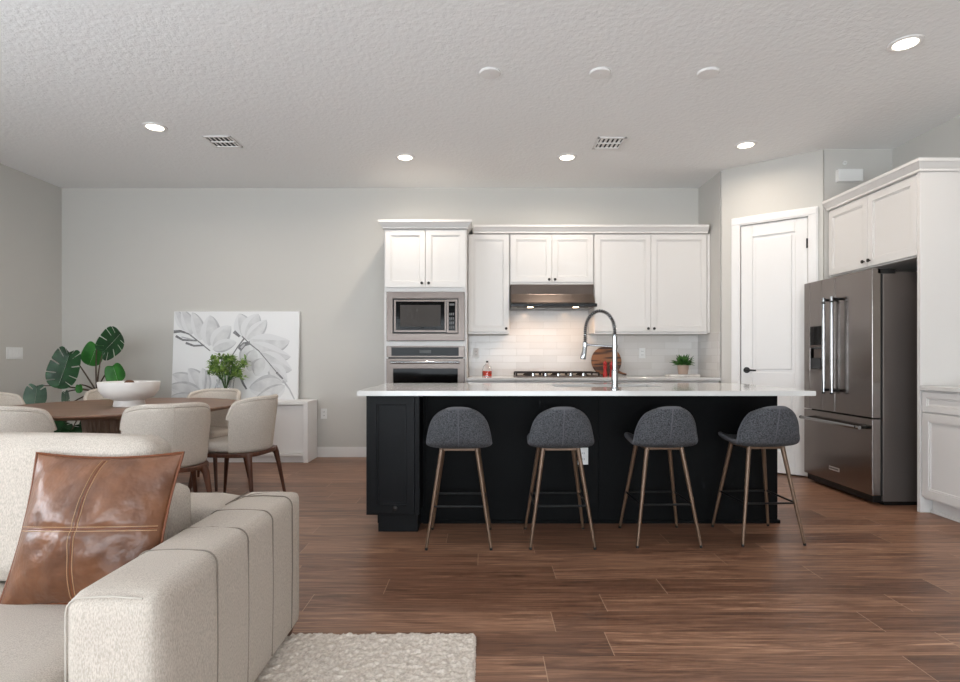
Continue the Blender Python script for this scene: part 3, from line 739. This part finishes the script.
for x, y_, lb, sw in ((-2.31, 4.97, 'white slatted ceiling vent over the dining area', .007), (1.125, 5.0, 'white slatted ceiling vent over the kitchen', .011)):
    t = thing('ceiling_vent', lb, 'ceiling vent', (x, y_, ZC), 0, 'ceiling vents')
    a, b = .125, .13
    box(-a+.01, -b+.01, -.0018, a-.01, b-.01, -.001).build('backing', M['slot'], t)
    m = MB(); m.box(-a, -b, -.01, -a+.022, b, 0); m.box(a-.022, -b, -.01, a, b, 0); m.box(-a, -b, -.01, a, -b+.022, 0); m.box(-a, b-.022, -.01, a, b, 0); m.box(-a, -.008, -.01, a, .008, 0)
    m.build('frame', M['trim'], t, bevel=.002)
    m = MB()
    for k in range(5):
        for ya, yb_ in ((-b+.02, -.008), (.008, b-.02)):
            cx = -a+.045+k*.04; m.box(cx-sw, ya, -.0035, cx+sw, yb_, -.002); continue; m.add([(cx-.010, ya, -.008), (cx+.003, ya, -.003), (cx+.003, yb_, -.003), (cx-.010, yb_, -.008), (cx-.009, ya, -.010), (cx+.005, ya, -.005), (cx+.005, yb_, -.005), (cx-.009, yb_, -.010)], [(0, 1, 2, 3), (4, 7, 6, 5), (0, 4, 5, 1), (1, 5, 6, 2), (2, 6, 7, 3), (3, 7, 4, 0)])
    m.build('louvres', M['trim'], t)
t = thing('door_chime', 'white door chime box high on the wall above the refrigerator cabinet', 'door chime', (3.36, 5.16, 2.735))
box(-.115, -.05, 0, .115, 0, .115).build('housing', M['plastic'], t, bevel=.008, seg=3)
m = MB(); m.cyl((-.03, 0, .18), (-.03, -.008, .18), .018); m.cyl((-.03, -.008, .18), (-.03, -.03, .18), .006)
o = tag(m.build('fire_sprinkler', M['plastic'], smooth=True), 'small white wall sprinkler just above the door chime box', 'sprinkler'); o.location = (3.36, 5.16, 2.735)

# ------------------------------------------------------------------ sideboard, art, vase
t = thing('sideboard', 'low white sideboard against the back wall under the leaf painting', 'sideboard')
qx0, qx1, qy, qz = -3.36, -1.87, 5.98, .655
m = MB(); f = .05
m.box(qx0, qy, 0, qx0+f, YB-.02, qz); m.box(qx1-f, qy, 0, qx1, YB-.02, qz); m.box(qx0+f, qy, qz-.035, qx1-f, YB-.02, qz); m.box(qx0+f, qy+.004, .07, qx1-f, YB-.02, .098); m.box(qx0+f, qy+.03, 0, qx1-f, YB-.02, .07)
m.box(qx0+f, YB-.04, .1, qx1-f, YB-.02, qz-.035); m.build('body', M['side'], t, bevel=.003)
n3 = (qx1-qx0-2*f)/3
for i in range(3): box(qx0+f+i*n3+.003, qy+.030, .102, qx0+f+(i+1)*n3-.003, qy+.050, qz-.042).build('door', M['side'], t, bevel=.002)

def leaf_grid(mb, base, tip, width, slits=5, flip=1, tones=1, bend=0, zoff=0, both=(1, -1), fenes=.42):
    """lobed heart leaf laid in local (x, z) plane with depth y; tones = material slots used alternately per lobe"""
    bx_, bz_ = base; tx, tz = tip; L = math.hypot(tx-bx_, tz-bz_); d = Vector(((tx-bx_)/L, (tz-bz_)/L)); s_ = Vector((-d.y, d.x))
    LN = 12
    nu, nv = LN*slits+1, 6
    for sd in both:
        def P(u, v):
            th = PI*u
            ox = .5*width*math.sin(th)**.8*(1.05-.12*math.cos(th)) if 0 < u < 1 else 0
            oy = L*(.5-.5*math.cos(th))-(.2*L*math.sin(2*th) if u < .5 else 0)
            my = L*(.06+.90*u)
            x = ox*v*sd; y2 = my*(1-v)+oy*v
            q = Vector((bx_, bz_))+d*y2+s_*x
            return (q.x, zoff-bend*(v*v)*(width*.5)-bend*.5*L*u*u, q.y)
        o = len(mb.v)
        vs = [P(i/(nu-1), j/(nv-1)) for i in range(nu) for j in range(nv)]
        for i in range(nu-1):
            lobe = (i+6)//LN; gap = (i+6) % LN == 0 and 0 < lobe < slits
            for j in range(nv-1):
                if gap and (j+1)/(nv-1) > fenes: continue
                q = (i*nv+j, (i+1)*nv+j, (i+1)*nv+j+1, i*nv+j+1)
                mb.f.append(tuple(k+o for k in q)); mb.mi.append(((lobe+(sd > 0)) % tones)+mb.k if tones > 1 else mb.k)
        mb.v += [tuple(mb.T @ Vector(p)) for p in vs]
t = thing('leaf_painting', 'large white canvas with grey monstera leaves leaning on the sideboard', 'painting', (-2.772, 6.245, .6555))
t.rotation_euler = (-.06, 0, 0)
AW, AH = 1.41, .99
box(-AW/2, 0, 0, AW/2, .035, AH).build('canvas', M['canvas'], t, bevel=.002)
def cv(px, py): return Vector(((px-465)/840*AW, (640-py)/600*AH))
m = MB(); layer = [0]
def petal(p0, p1, w_, curve=0, tones=(1, 0, 3)):
    layer[0] += 1; z = -.0010-.00006*layer[0]
    a, b = cv(*p0), cv(*p1); d = b-a; nn = Vector((-d.y, d.x)); c_ = (a+b)/2+nn*curve; hw_ = w_*1.45/600*AH/2; n = 14; rows = []
    for i in range(n+1):
        u = i/n; p = a*(1-u)**2+c_*2*u*(1-u)+b*u*u; tg = ((c_-a)*(1-u)+(b-c_)*u).normalized(); q = Vector((-tg.y, tg.x))
        ww = hw_*(math.sin(PI*u**.85)**.7 if 0 < u < 1 else 0)
        rows.append([p+q*ww*k for k in (-1, -.72, .45, 1)])
    for j, tn in enumerate(tones):
        m.k = tn; m.add([(p.x, z, p.y) for row in rows for p in (row[j], row[j+1])], [(2*i, 2*i+1, 2*i+3, 2*i+2) for i in range(n)])
for p in (((120, 172), (48, 30), 50, -.1), ((165, 200), (95, 30), 62, -.12), ((225, 238), (165, 45), 62, -.12), ((285, 275), (285, 65), 95, -.08), ((315, 290), (430, 140), 85, .10), ((310, 300), (470, 250), 60, .05),
          ((520, 225), (478, 55), 90, -.12), ((530, 228), (610, 55), 95, .02), ((535, 228), (665, 95), 70, -.12), ((550, 235), (825, 240), 105, -.22), ((570, 255), (835, 350), 85, -.18), ((640, 320), (845, 440), 90, -.15), ((700, 400), (815, 520), 80, -.12),
          ((540, 260), (520, 420), 70, .1), ((590, 300), (560, 450), 90, .1), ((650, 360), (600, 480), 90, .1), ((780, 520), (560, 560), 110, .12), ((800, 545), (600, 640), 70, .1),
          ((265, 610), (45, 470), 80, -.15), ((265, 600), (150, 430), 80, -.12), ((268, 600), (245, 425), 60, -.1), ((255, 625), (25, 550), 80, -.1), ((240, 640), (40, 620), 50, -.05)):
    petal(*p)
def stroke(pts, w_, tn=2):
    layer[0] += 1; z = -.0010-.00006*layer[0]
    pts = [cv(*p) for p in pts]; vs = []
    for i, p in enumerate(pts):
        tg = (pts[min(i+1, len(pts)-1)]-pts[max(i-1, 0)]).normalized(); s_ = Vector((-tg.y, tg.x))
        ww = w_*(1-.5*i/len(pts)); vs += [(p.x+s_.x*ww, z, p.y+s_.y*ww), (p.x-s_.x*ww, z, p.y-s_.y*ww)]
    m.k = tn; m.add(vs, [(2*i, 2*i+1, 2*i+3, 2*i+2) for i in range(len(pts)-1)])
stroke([(45, 175), (85, 172), (150, 195), (215, 245), (295, 310)], .010)
stroke([(45, 180), (95, 176), (125, 185)], .017); stroke([(62, 208), (110, 235), (205, 240)], .013, 2); stroke([(130, 255), (185, 275), (255, 272)], .013, 2); stroke([(100, 215), (185, 235)], .008, 1)
stroke([(520, 225), (480, 280), (440, 345)], .009); stroke([(450, 178), (470, 195), (490, 212)], .02); stroke([(488, 300), (520, 265), (560, 255)], .03, 2); stroke([(500, 290), (525, 262)], .012, 1)
stroke([(505, 210), (560, 262), (620, 310), (700, 405), (775, 495)], .007); stroke([(740, 455), (785, 500)], .012); stroke([(785, 510), (830, 570), (865, 640)], .010, 1)
stroke([(275, 440), (272, 520), (265, 580)], .014, 1); stroke([(370, 480), (350, 530), (330, 575)], .012, 1); stroke([(500, 480), (520, 530), (545, 570)], .014, 2); stroke([(440, 480), (430, 560)], .02, 1)
# clip to the canvas
me = bpy.data.meshes.new('tmp'); me.from_pydata(m.v, [], m.f)
for p, k in zip(me.polygons, m.mi): p.material_index = k
bm = bmesh.new(); bm.from_mesh(me)
for co_, no in (((-AW/2+.004, 0, 0), (-1, 0, 0)), ((AW/2-.004, 0, 0), (1, 0, 0)), ((0, 0, .004), (0, 0, -1)), ((0, 0, AH-.004), (0, 0, 1))):
    bmesh.ops.bisect_plane(bm, geom=bm.verts[:]+bm.edges[:]+bm.faces[:], plane_co=co_, plane_no=no, clear_outer=True)
me2 = bpy.data.meshes.new('painted_leaves'); bm.to_mesh(me2); bm.free()
for k in ('g1', 'g2', 'g3', 'g0'): me2.materials.append(M[k])
o = bpy.data.objects.new('painted_leaves', me2); C.objects.link(o); o.parent = t
# vase with cut foliage
t = thing('glass_vase', 'clear glass vase on the white sideboard in front of the painting', 'vase', (-2.795, 6.08, .6555))
m = MB(); m.lathe([(.05, 0), (.055, .004), (.075, .10), (.085, .20), (.09, .235), (.087, .235), (.082, .20), (.072, .10), (.051, .008), (.001, .008)], 32); m.build('glass', M['glass'], t, smooth=True)
t2 = thing('cut_foliage', 'bunch of fresh green leafy stems standing in the glass vase', 'foliage', (-2.795, 6.08, .6555))
m = MB(); rnd = random.Random(11); tips = []
for k in range(34):
    a = rnd.uniform(0, 2*PI); r = rnd.uniform(.03, .17); z = rnd.uniform(.33, .50)-r*.35
    tip = Vector((r*math.cos(a)*1.25, r*math.sin(a)*.62, z)); tips.append(tip)
    m.tube([(-.03*math.cos(a), -.03*math.sin(a), .015), (.04*math.cos(a), .03*math.sin(a), .22), tuple(tip)], .0028, 6)
m.build('stems', M['green'], t2, smooth=True)
m = MB()
for tip in tips:
    for k in range(15):
        a = rnd.uniform(0, 2*PI); e = rnd.uniform(-.5, 1.3); o_ = Vector((rnd.uniform(-.03, .03), rnd.uniform(-.02, .02), rnd.uniform(-.05, .01)))
        blade(m, tuple(tip+o_), (math.cos(a)*math.cos(e), math.sin(a)*math.cos(e), math.sin(e)), rnd.uniform(.04, .075), .024)
m.build('leaves', M['cutgreen'], t2, smooth=True, solid=.0015, off=1)

# ------------------------------------------------------------------ dining table
tcx, tcy = -2.78, 4.33
t = thing('dining_table', 'round walnut dining table on a fluted pedestal', 'dining table', (tcx, tcy, 0))
m = MB(); R = .83; m.lathe([(R-.10, .715), (R-.03, .727), (R-.002, .742), (R, .748), (R-.004, .755)], 96); m.build('tabletop', M['tabletop'], t, smooth=True, angle=25)
m = MB(); n = 96; vs = []; fs = []
lv = [(.0, .30), (.03, .30), (.35, .235), (.714, .275)]
for z, r in lv:
    for k in range(n): rr = r*(1+.022*math.cos(32*2*PI*k/n)*1.0 if 1 else 0); a = 2*PI*k/n; vs.append((rr*math.cos(a), rr*math.sin(a), z))
n_fl = 192; vs = []
for z, r in lv:
    for k in range(n_fl): rr = r-.008*abs(math.sin(24*2*PI*k/n_fl)); a = 2*PI*k/n_fl; vs.append((rr*math.cos(a), rr*math.sin(a), z))
for i in range(len(lv)-1):
    for k in range(n_fl): k2 = (k+1) % n_fl; fs.append((i*n_fl+k, i*n_fl+k2, (i+1)*n_fl+k2, (i+1)*n_fl+k))
fs += [tuple(range(n_fl))[::-1], tuple(range((len(lv)-1)*n_fl, len(lv)*n_fl))]
m.add(vs, fs); m.build('pedestal', M['pedestal'], t, smooth=True, angle=50)
# bowl
t = thing('footed_bowl', 'wide white footed bowl on the dining table', 'bowl', (-2.69, 4.26, .7555))
m = MB(); m.lathe([(.105, 0), (.107, .006), (.10, .045), (.11, .05), (.165, .072), (.197, .12), (.206, .178), (.204, .185), (.198, .183), (.188, .125), (.15, .088), (.10, .066), (.001, .06)], 64)
m.build('bowl_body', M['ceramic'], t, smooth=True, angle=60)
for k, (a, r) in enumerate(((0, .0), (1.2, .065), (3.0, .07), (4.6, .07), (5.8, .10), (2.2, .10))):
    m = soft_box(.068, .06, .056, .027, n=5); o = m.build('dried_pod', M['dry'], smooth=True, angle=180)
    o.location = (-2.69+r*math.cos(a), 4.26+r*math.sin(a), .880+(.045 if k == 0 else 0)); o.rotation_euler = (a, .4*k, a)
    tag(o, 'brown dried pod lying inside the white footed bowl', 'dried pod', 'dried pods in the bowl')

# ------------------------------------------------------------------ dining chairs (local: faces +Y)
def make_chair():
    t = thing('dining_chair', 'x', 'dining chair')
    m = soft_box(.45, .46, .075, .035, (0.0, .02, .012), n=12); m.v = [(x*math.sqrt(max(.1, 1-.42*min(1, abs(y_)/.23)**2)), y_*math.sqrt(max(.1, 1-.42*min(1, abs(x)/.225)**2))+.035, z+.45) for x, y_, z in m.v]; m.build('seat', M['chairfab'], t, smooth=True, angle=180)
    def P(u, v, dr=0):
        th = math.radians(-76+152*u)      # 0 = straight back
        k = abs(2*u-1)
        top = .814-.05*max(0, (k-.3)/.7)**2.0
        if k > .82: top -= .10*((k-.82)/.18)**2
        zb = .412; z = zb+(top-zb)*v
        rx = .232+.022*v+dr; ry = .235+.05*v+dr
        return (rx*math.sin(th), .01-ry*math.cos(th), z)
    m = MB(); m.grid(P, 41, 12); m.build('backrest', M['chairfab'], t, smooth=True, solid=.038, sub=1, angle=180, off=1)
    e = [P(i/50, 1) for i in range(51)]; m = MB(); m.tube([(p[0], p[1], p[2]+.002) for p in P and e], .019, 8)
    m.tube([Vector(P(.5, i/10, .019)) for i in range(1, 11)], .003, 6)
    m.build('piping', M['chairfab'], t, smooth=True)
    # apron ring
    pts = []
    for k in range(48):
        a = 2*PI*k/48; ca, sa = math.cos(a), math.sin(a); e_ = 2/3.2
        pts.append((.25*math.copysign(abs(ca)**e_, ca), .01+.255*math.copysign(abs(sa)**e_, sa)))
    m = MB(); m.prism(pts, .385, .415); m.build('apron', M['walnut'], t, bevel=.006)
    for sx in (-1, 1):
        for sy in (-1, 1):
            m = MB(); m.tube([(sx*.19, .01+sy*.195, .40), (sx*.205, .01+sy*.21, .36), (sx*.215, .01+sy*.225, .28), (sx*.25, .01+sy*.265, 0)], [.030, .023, .018, .011], 12)
            m.build('leg', M['walnut'], t, smooth=True)
    return t
chair = make_chair()
chairs = [(-1.90, 4.36, (-.97, .12), 'cream barrel-back dining chair on the right side of the table, shown side on'),
          (-2.12, 3.74, (-.62, .78), 'cream barrel-back dining chair behind the sofa, right of the pedestal'),
          (-2.93, 3.60, (.12, 1), 'cream barrel-back dining chair behind the sofa, at the left edge of the photo'),
          (-3.95, 4.62, (1, -.1), 'cream barrel-back dining chair on the left end of the table, partly out of frame'),
          (-3.42, 5.23, (.55, -.8), 'cream barrel-back dining chair on the far side of the table behind the bowl'),
          (-2.46, 5.00, (-.1, -1), 'cream barrel-back dining chair on the far side, in front of the sideboard')]
for i, (x, y_, f, lb) in enumerate(chairs):
    o = chair if i == 0 else copy_tree(chair)
    o.location = (x, y_, 0); o.rotation_euler = (0, 0, math.atan2(-f[0], f[1])); tag(o, lb, 'dining chair', 'cream dining chairs around the table')

# ------------------------------------------------------------------ monstera
px, py = -3.90, 5.72
t = thing('monstera_plant', 'tall potted monstera plant in the corner behind the dining table', 'potted plant', (px, py, 0))
m = MB(); m.lathe([(.13, 0), (.14, .01), (.17, .36), (.175, .38), (.16, .38), (.155, .34), (.001, .34)], 32); m.build('pot', M['darkpot'], t, smooth=True)
m = MB(); m.lathe([(.153, .335), (.08, .35), (.001, .352)], 20); m.build('soil', M['soil'], t)
def img(px_, py_, D): return Vector(((px_-483)/560*D-px, D-py, H+(358-py_)/560*D))
crownp = img(97, 392, py)
def leaf(c_, D, L, W, tipdir, m_, slits=5, tilt=.0):
    """c_ = pixel where the petiole meets the leaf; tipdir = (dx, dz)"""
    b = img(c_[0], c_[1], D); d = Vector((tipdir[0], tipdir[1])).normalized()
    mb = MB(); mb.T = Tr(b) @ Matrix.Rotation(tilt, 4, 'Z')
    leaf_grid(mb, (-d.x*.0, -d.y*.0), (d.x*L, d.y*L), W, slits, bend=.12, fenes=.5)
    mb.build('leaf', M[m_], t, smooth=True, solid=.002, sub=1, angle=180, off=1)
    s = MB(); a = Vector((crownp.x, crownp.y, crownp.z)); mid = a.lerp(b, .5)+Vector((0, -.03, .05))
    pts = []
    for k in range(9):
        u = k/8; pts.append(a*(1-u)**2+mid*2*u*(1-u)+b*u*u)
    s.tube(pts, [.009-.004*k/8 for k in range(9)], 8); s.build('stem', M['stem'], t, smooth=True)
m = MB(); m.tube([(0, 0, .34), (.03, 0, .55), tuple(crownp)], [.02, .018, .014], 10); m.build('trunk', M['stem'], t, smooth=True)
leaf((70, 352), 5.55, .37, .27, (-.28, -1), 'dgreen', 6, .2)
leaf((103, 352), 5.70, .31, .28, (.75, .62), 'dgreen', 6, -.2)
leaf((97, 345), 5.75, .22, .22, (-.35, -1), 'bgreen', 1)
leaf((113, 366), 5.6, .18, .20, (.35, -1), 'bgreen', 1)
leaf((79, 385), 5.5, .08, .07, (.1, -1), 'bgreen', 1)
leaf((37, 386), 5.5, .20, .19, (-.1, -1), 'ggreen', 2, .3)
leaf((66, 392), 5.6, .17, .16, (.2, -1), 'ggreen', 3, -.5)
for c_, D, dr in (((66, 422), 5.3, (-.4, -.6)), ((80, 424), 5.35, (.5, -.6)), ((72, 430), 5.2, (0, -1)), ((90, 420), 5.4, (.6, -.3)), ((60, 412), 5.35, (-.5, -.7))):
    leaf(c_, D, .24, .24, dr, 'dgreen', 4, 0)

# ------------------------------------------------------------------ rug
def make_rug():
    x0, x1, y0, y1 = -2.9, -.03, .35, 2.245; st = .0065
    xs = np.arange(x0, x1+st/2, st); ys = np.arange(y0, y1+st/2, st); nx, ny = len(xs), len(ys)
    rg = np.random.default_rng(4)
    X, Y = np.meshgrid(xs, ys, indexing='ij')
    X = X+rg.uniform(-.002, .002, X.shape); Y = Y+rg.uniform(-.002, .002, X.shape)
    cells = rg.uniform(0, 1, ((nx+2)//3+1, (ny+2)//2+1)); big = np.repeat(np.repeat(cells, 3, 0)[:nx], 2, 1)[:, :ny]
    Z = .010+.008*big+rg.uniform(0, .005, X.shape)
    Z[0, :] = .0005; Z[-1, :] = .0005; Z[:, 0] = .0005; Z[:, -1] = .0005
    co_ = np.stack([X, Y, Z], -1).reshape(-1, 3)
    idx = np.arange(nx*ny).reshape(nx, ny)
    q = np.stack([idx[:-1, :-1], idx[1:, :-1], idx[1:, 1:], idx[:-1, 1:]], -1).reshape(-1, 4)
    me = bpy.data.meshes.new('area_rug'); me.vertices.add(len(co_)); me.vertices.foreach_set('co', co_.ravel())
    me.loops.add(q.size); me.loops.foreach_set('vertex_index', q.ravel().astype(np.int32))
    me.polygons.add(len(q)); me.polygons.foreach_set('loop_start', np.arange(0, q.size, 4, dtype=np.int32))
    me.update(calc_edges=True); me.validate()
    me.materials.append(mat('wool_rug', 'ddd3c8', .95, var=(90, 'b8aca0'), sheen=.2))
    o = bpy.data.objects.new('area_rug', me); C.objects.link(o)
    return tag(o, 'chunky woven cream area rug on the wood floor beside the sofa', 'rug')
make_rug()

# ------------------------------------------------------------------ sofa
t = thing('sofa', 'light beige fabric sofa with stitched arm, back turned to the dining table', 'sofa', (0, 0, 0))
ZB = .045; AT = .580
axo, axi, ayf, ayb = -.742, -.958, 1.27, 2.30
def arm(x0, x1, par):
    w_, d, h = x1-x0, ayb-ayf, AT-ZB
    m = soft_box(w_, d, h, .034, (.006, .004, .010), n=18); m.T = Matrix.Identity(4)
    m.v = [(x+(x0+x1)/2, y_+(ayf+ayb)/2, z+(ZB+AT)/2) for x, y_, z in m.v]
    return m.build('arm', M['fab'], par, smooth=True, angle=180)
a = arm(axi, axo, t)
def ring(y_, r, mb, x0=axi, x1=axo, rad=.034, e=.0075, left=True):
    pts = []
    if left: pts.append((x0-e*.4, y_, AT-.25))
    for k in range(7):
        q = PI-PI/2*k/6; pts.append((x0+rad+(rad+e*.6)*math.cos(q), y_, AT-rad+(rad+e*.7)*math.sin(q)))
    pts.append(((x0+x1)/2, y_, AT+.0085))
    for k in range(7):
        q = PI/2-PI/2*k/6; pts.append((x1-rad+(rad+e*.6)*math.cos(q), y_, AT-rad+(rad+e*.7)*math.sin(q)))
    pts.append((x1+.0055, y_, .30)); pts.append((x1+.0015, y_, ZB+.03))
    mb.tube(pts, r, 6)
m = MB()
for y_ in (1.555, 1.76, 1.965, 2.165): ring(y_, .0022, m)
m.tube([(axi+.012, 2.06, AT+.001), (axi+.006, 2.27, AT-.002)], .002, 6); m.tube([(axi+.012, 2.09, AT+.001), (-.91, 2.20, AT+.004), (-.826, 2.275, AT-.001)], .0015, 6)
m.build('seam', M['seam'], a, smooth=True)
m = MB(); rr = .034; ins = .012
pts = [(axi+.006, ayf+.007, ZB+.03), (axi+.006, ayf+.007, AT-rr-.01)]
for k in range(5):
    q = PI-PI/2*k/4; pts.append((axi+.006+.035+.035*math.cos(q), ayf+.007, AT-rr-.008+.035*math.sin(q)+.0))
pts += [((axi+axo)/2, ayf+.006, AT-.003), (axo-.035, ayf+.008, AT-.009)]
m.tube(pts, .0022, 6); m.build('piping', M['piping'], a, smooth=True)
arm(-3.10, -2.86, t)
def cushion(name, x0, x1, y0, y1, z0, z1, r, puff, mt='fab', rot=None, par=t):
    m = soft_box(x1-x0, y1-y0, z1-z0, r, puff, n=16); c_ = ((x0+x1)/2, (y0+y1)/2, (z0+z1)/2)
    o = m.build(name, M[mt], par, smooth=True, angle=180); o.location = c_
    if rot: o.rotation_euler = rot
    return o
cushion('back_frame', -2.86, axi-.001, 2.04, 2.30, ZB, AT-.004, .045, (0, .004, .006))
cushion('base_frame', -2.86, axi-.002, 1.20, 2.04, ZB, .26, .02, (0, 0, 0))
cushion('seat_cushion', -1.92, axi-.008, 1.13, 1.82, .262, .408, .04, (0, .01, .012))
cushion('seat_cushion', -2.85, -1.93, 1.13, 1.82, .262, .408, .04, (0, .01, .012))
cushion('back_bolster', -1.92, -1.045, 1.85, 2.03, .27, .675, .04, (.004, .006, .006))
cushion('back_bolster', -2.85, -1.93, 1.85, 2.03, .27, .675, .04, (.004, .006, .006))
cushion('back_cushion', -1.92, -1.045, 1.73, 1.90, .425, .865, .055, (.006, .02, .012), rot=(-.10, 0, 0))
cushion('back_cushion', -2.85, -1.93, 1.73, 1.90, .425, .865, .055, (.006, .02, .012), rot=(-.10, 0, 0))
for x, y_ in ((-.775, 2.235), (-.775, 1.34), (-3.06, 2.235), (-3.06, 1.34)):
    m = MB(); m.tube([(x, y_, .016), (x, y_, ZB+.01)], [.012, .02], 12); m.build('leg', M['walnut'], t, smooth=True)
# leather pillow (local: square in x-z plane, faces -y)
t = thing('leather_pillow', 'tan leather throw pillow with cross stitching on the sofa', 'pillow')
t.location = (-1.150, 1.60, .402); t.rotation_euler = (-.26, -.0, .02)
S = .222
def PF(u, v, sgn=-1, off=0):
    a, b = 2*u-1, 2*v-1
    k = .075
    x = S*a*(1-k*(1-b*b)); z = S*b*(1-k*(1-a*a))
    th = .095*((1-a*a)*(1-b*b))**.75 if abs(a) < 1 and abs(b) < 1 else 0
    wr = (.0045*math.sin(9*a+3*b)*math.sin(4*b-2*a+1)+.003*math.sin(14*a-8*b+2)*math.sin(5*b+3*a))*(1-a**4)*(1-b**4)
    wr += .006*min(abs(a)**.5, 1)*0-.006*(math.exp(-(a/.05)**2)+math.exp(-(b/.05)**2))*(-1)*(1-a**4)*(1-b**4)
    return (x+.055*z, sgn*(th+off)+wr, z+S)
m = MB(); m.grid(lambda u, v: PF(u, v, -1), 61, 61); m.grid(lambda u, v: PF(u, v, 1), 61, 61)
bm = bmesh.new(); me = bpy.data.meshes.new('t'); me.from_pydata(m.v, [], m.f); bm.from_mesh(me); bmesh.ops.remove_doubles(bm, verts=bm.verts, dist=.0004); bm.verts.index_update()
m.v = [tuple(v.co) for v in bm.verts]; m.f = [tuple(v.index for v in f.verts) for f in bm.faces]; m.mi = [0]*len(m.f); bm.free()
o = m.build('cover', M['leather'], t, smooth=True, angle=180)
m = MB()
for dlt in (-.017, .017):
    m.tube([PF(.5+dlt, i/40, -1, .001) for i in range(1, 40)], .0011, 6); m.tube([PF(i/40, .5+dlt*.8, -1, .001) for i in range(1, 40)], .0011, 6)
m.build('stitching', M['thread'], t, smooth=True)
m = MB(); m.tube([PF(.5, i/40, -1, .0) for i in range(1, 40)], .0018, 6); m.tube([PF(i/40, .5, -1, .0) for i in range(1, 40)], .0018, 6)
ed = [PF(i/24, 0) for i in range(24)]+[PF(1, i/24) for i in range(24)]+[PF(1-i/24, 1) for i in range(24)]+[PF(0, 1-i/24) for i in range(24)]
m.tube(ed, .004, 6, closed=True); m.build('seam_edge', M['leathere'], t, smooth=True)
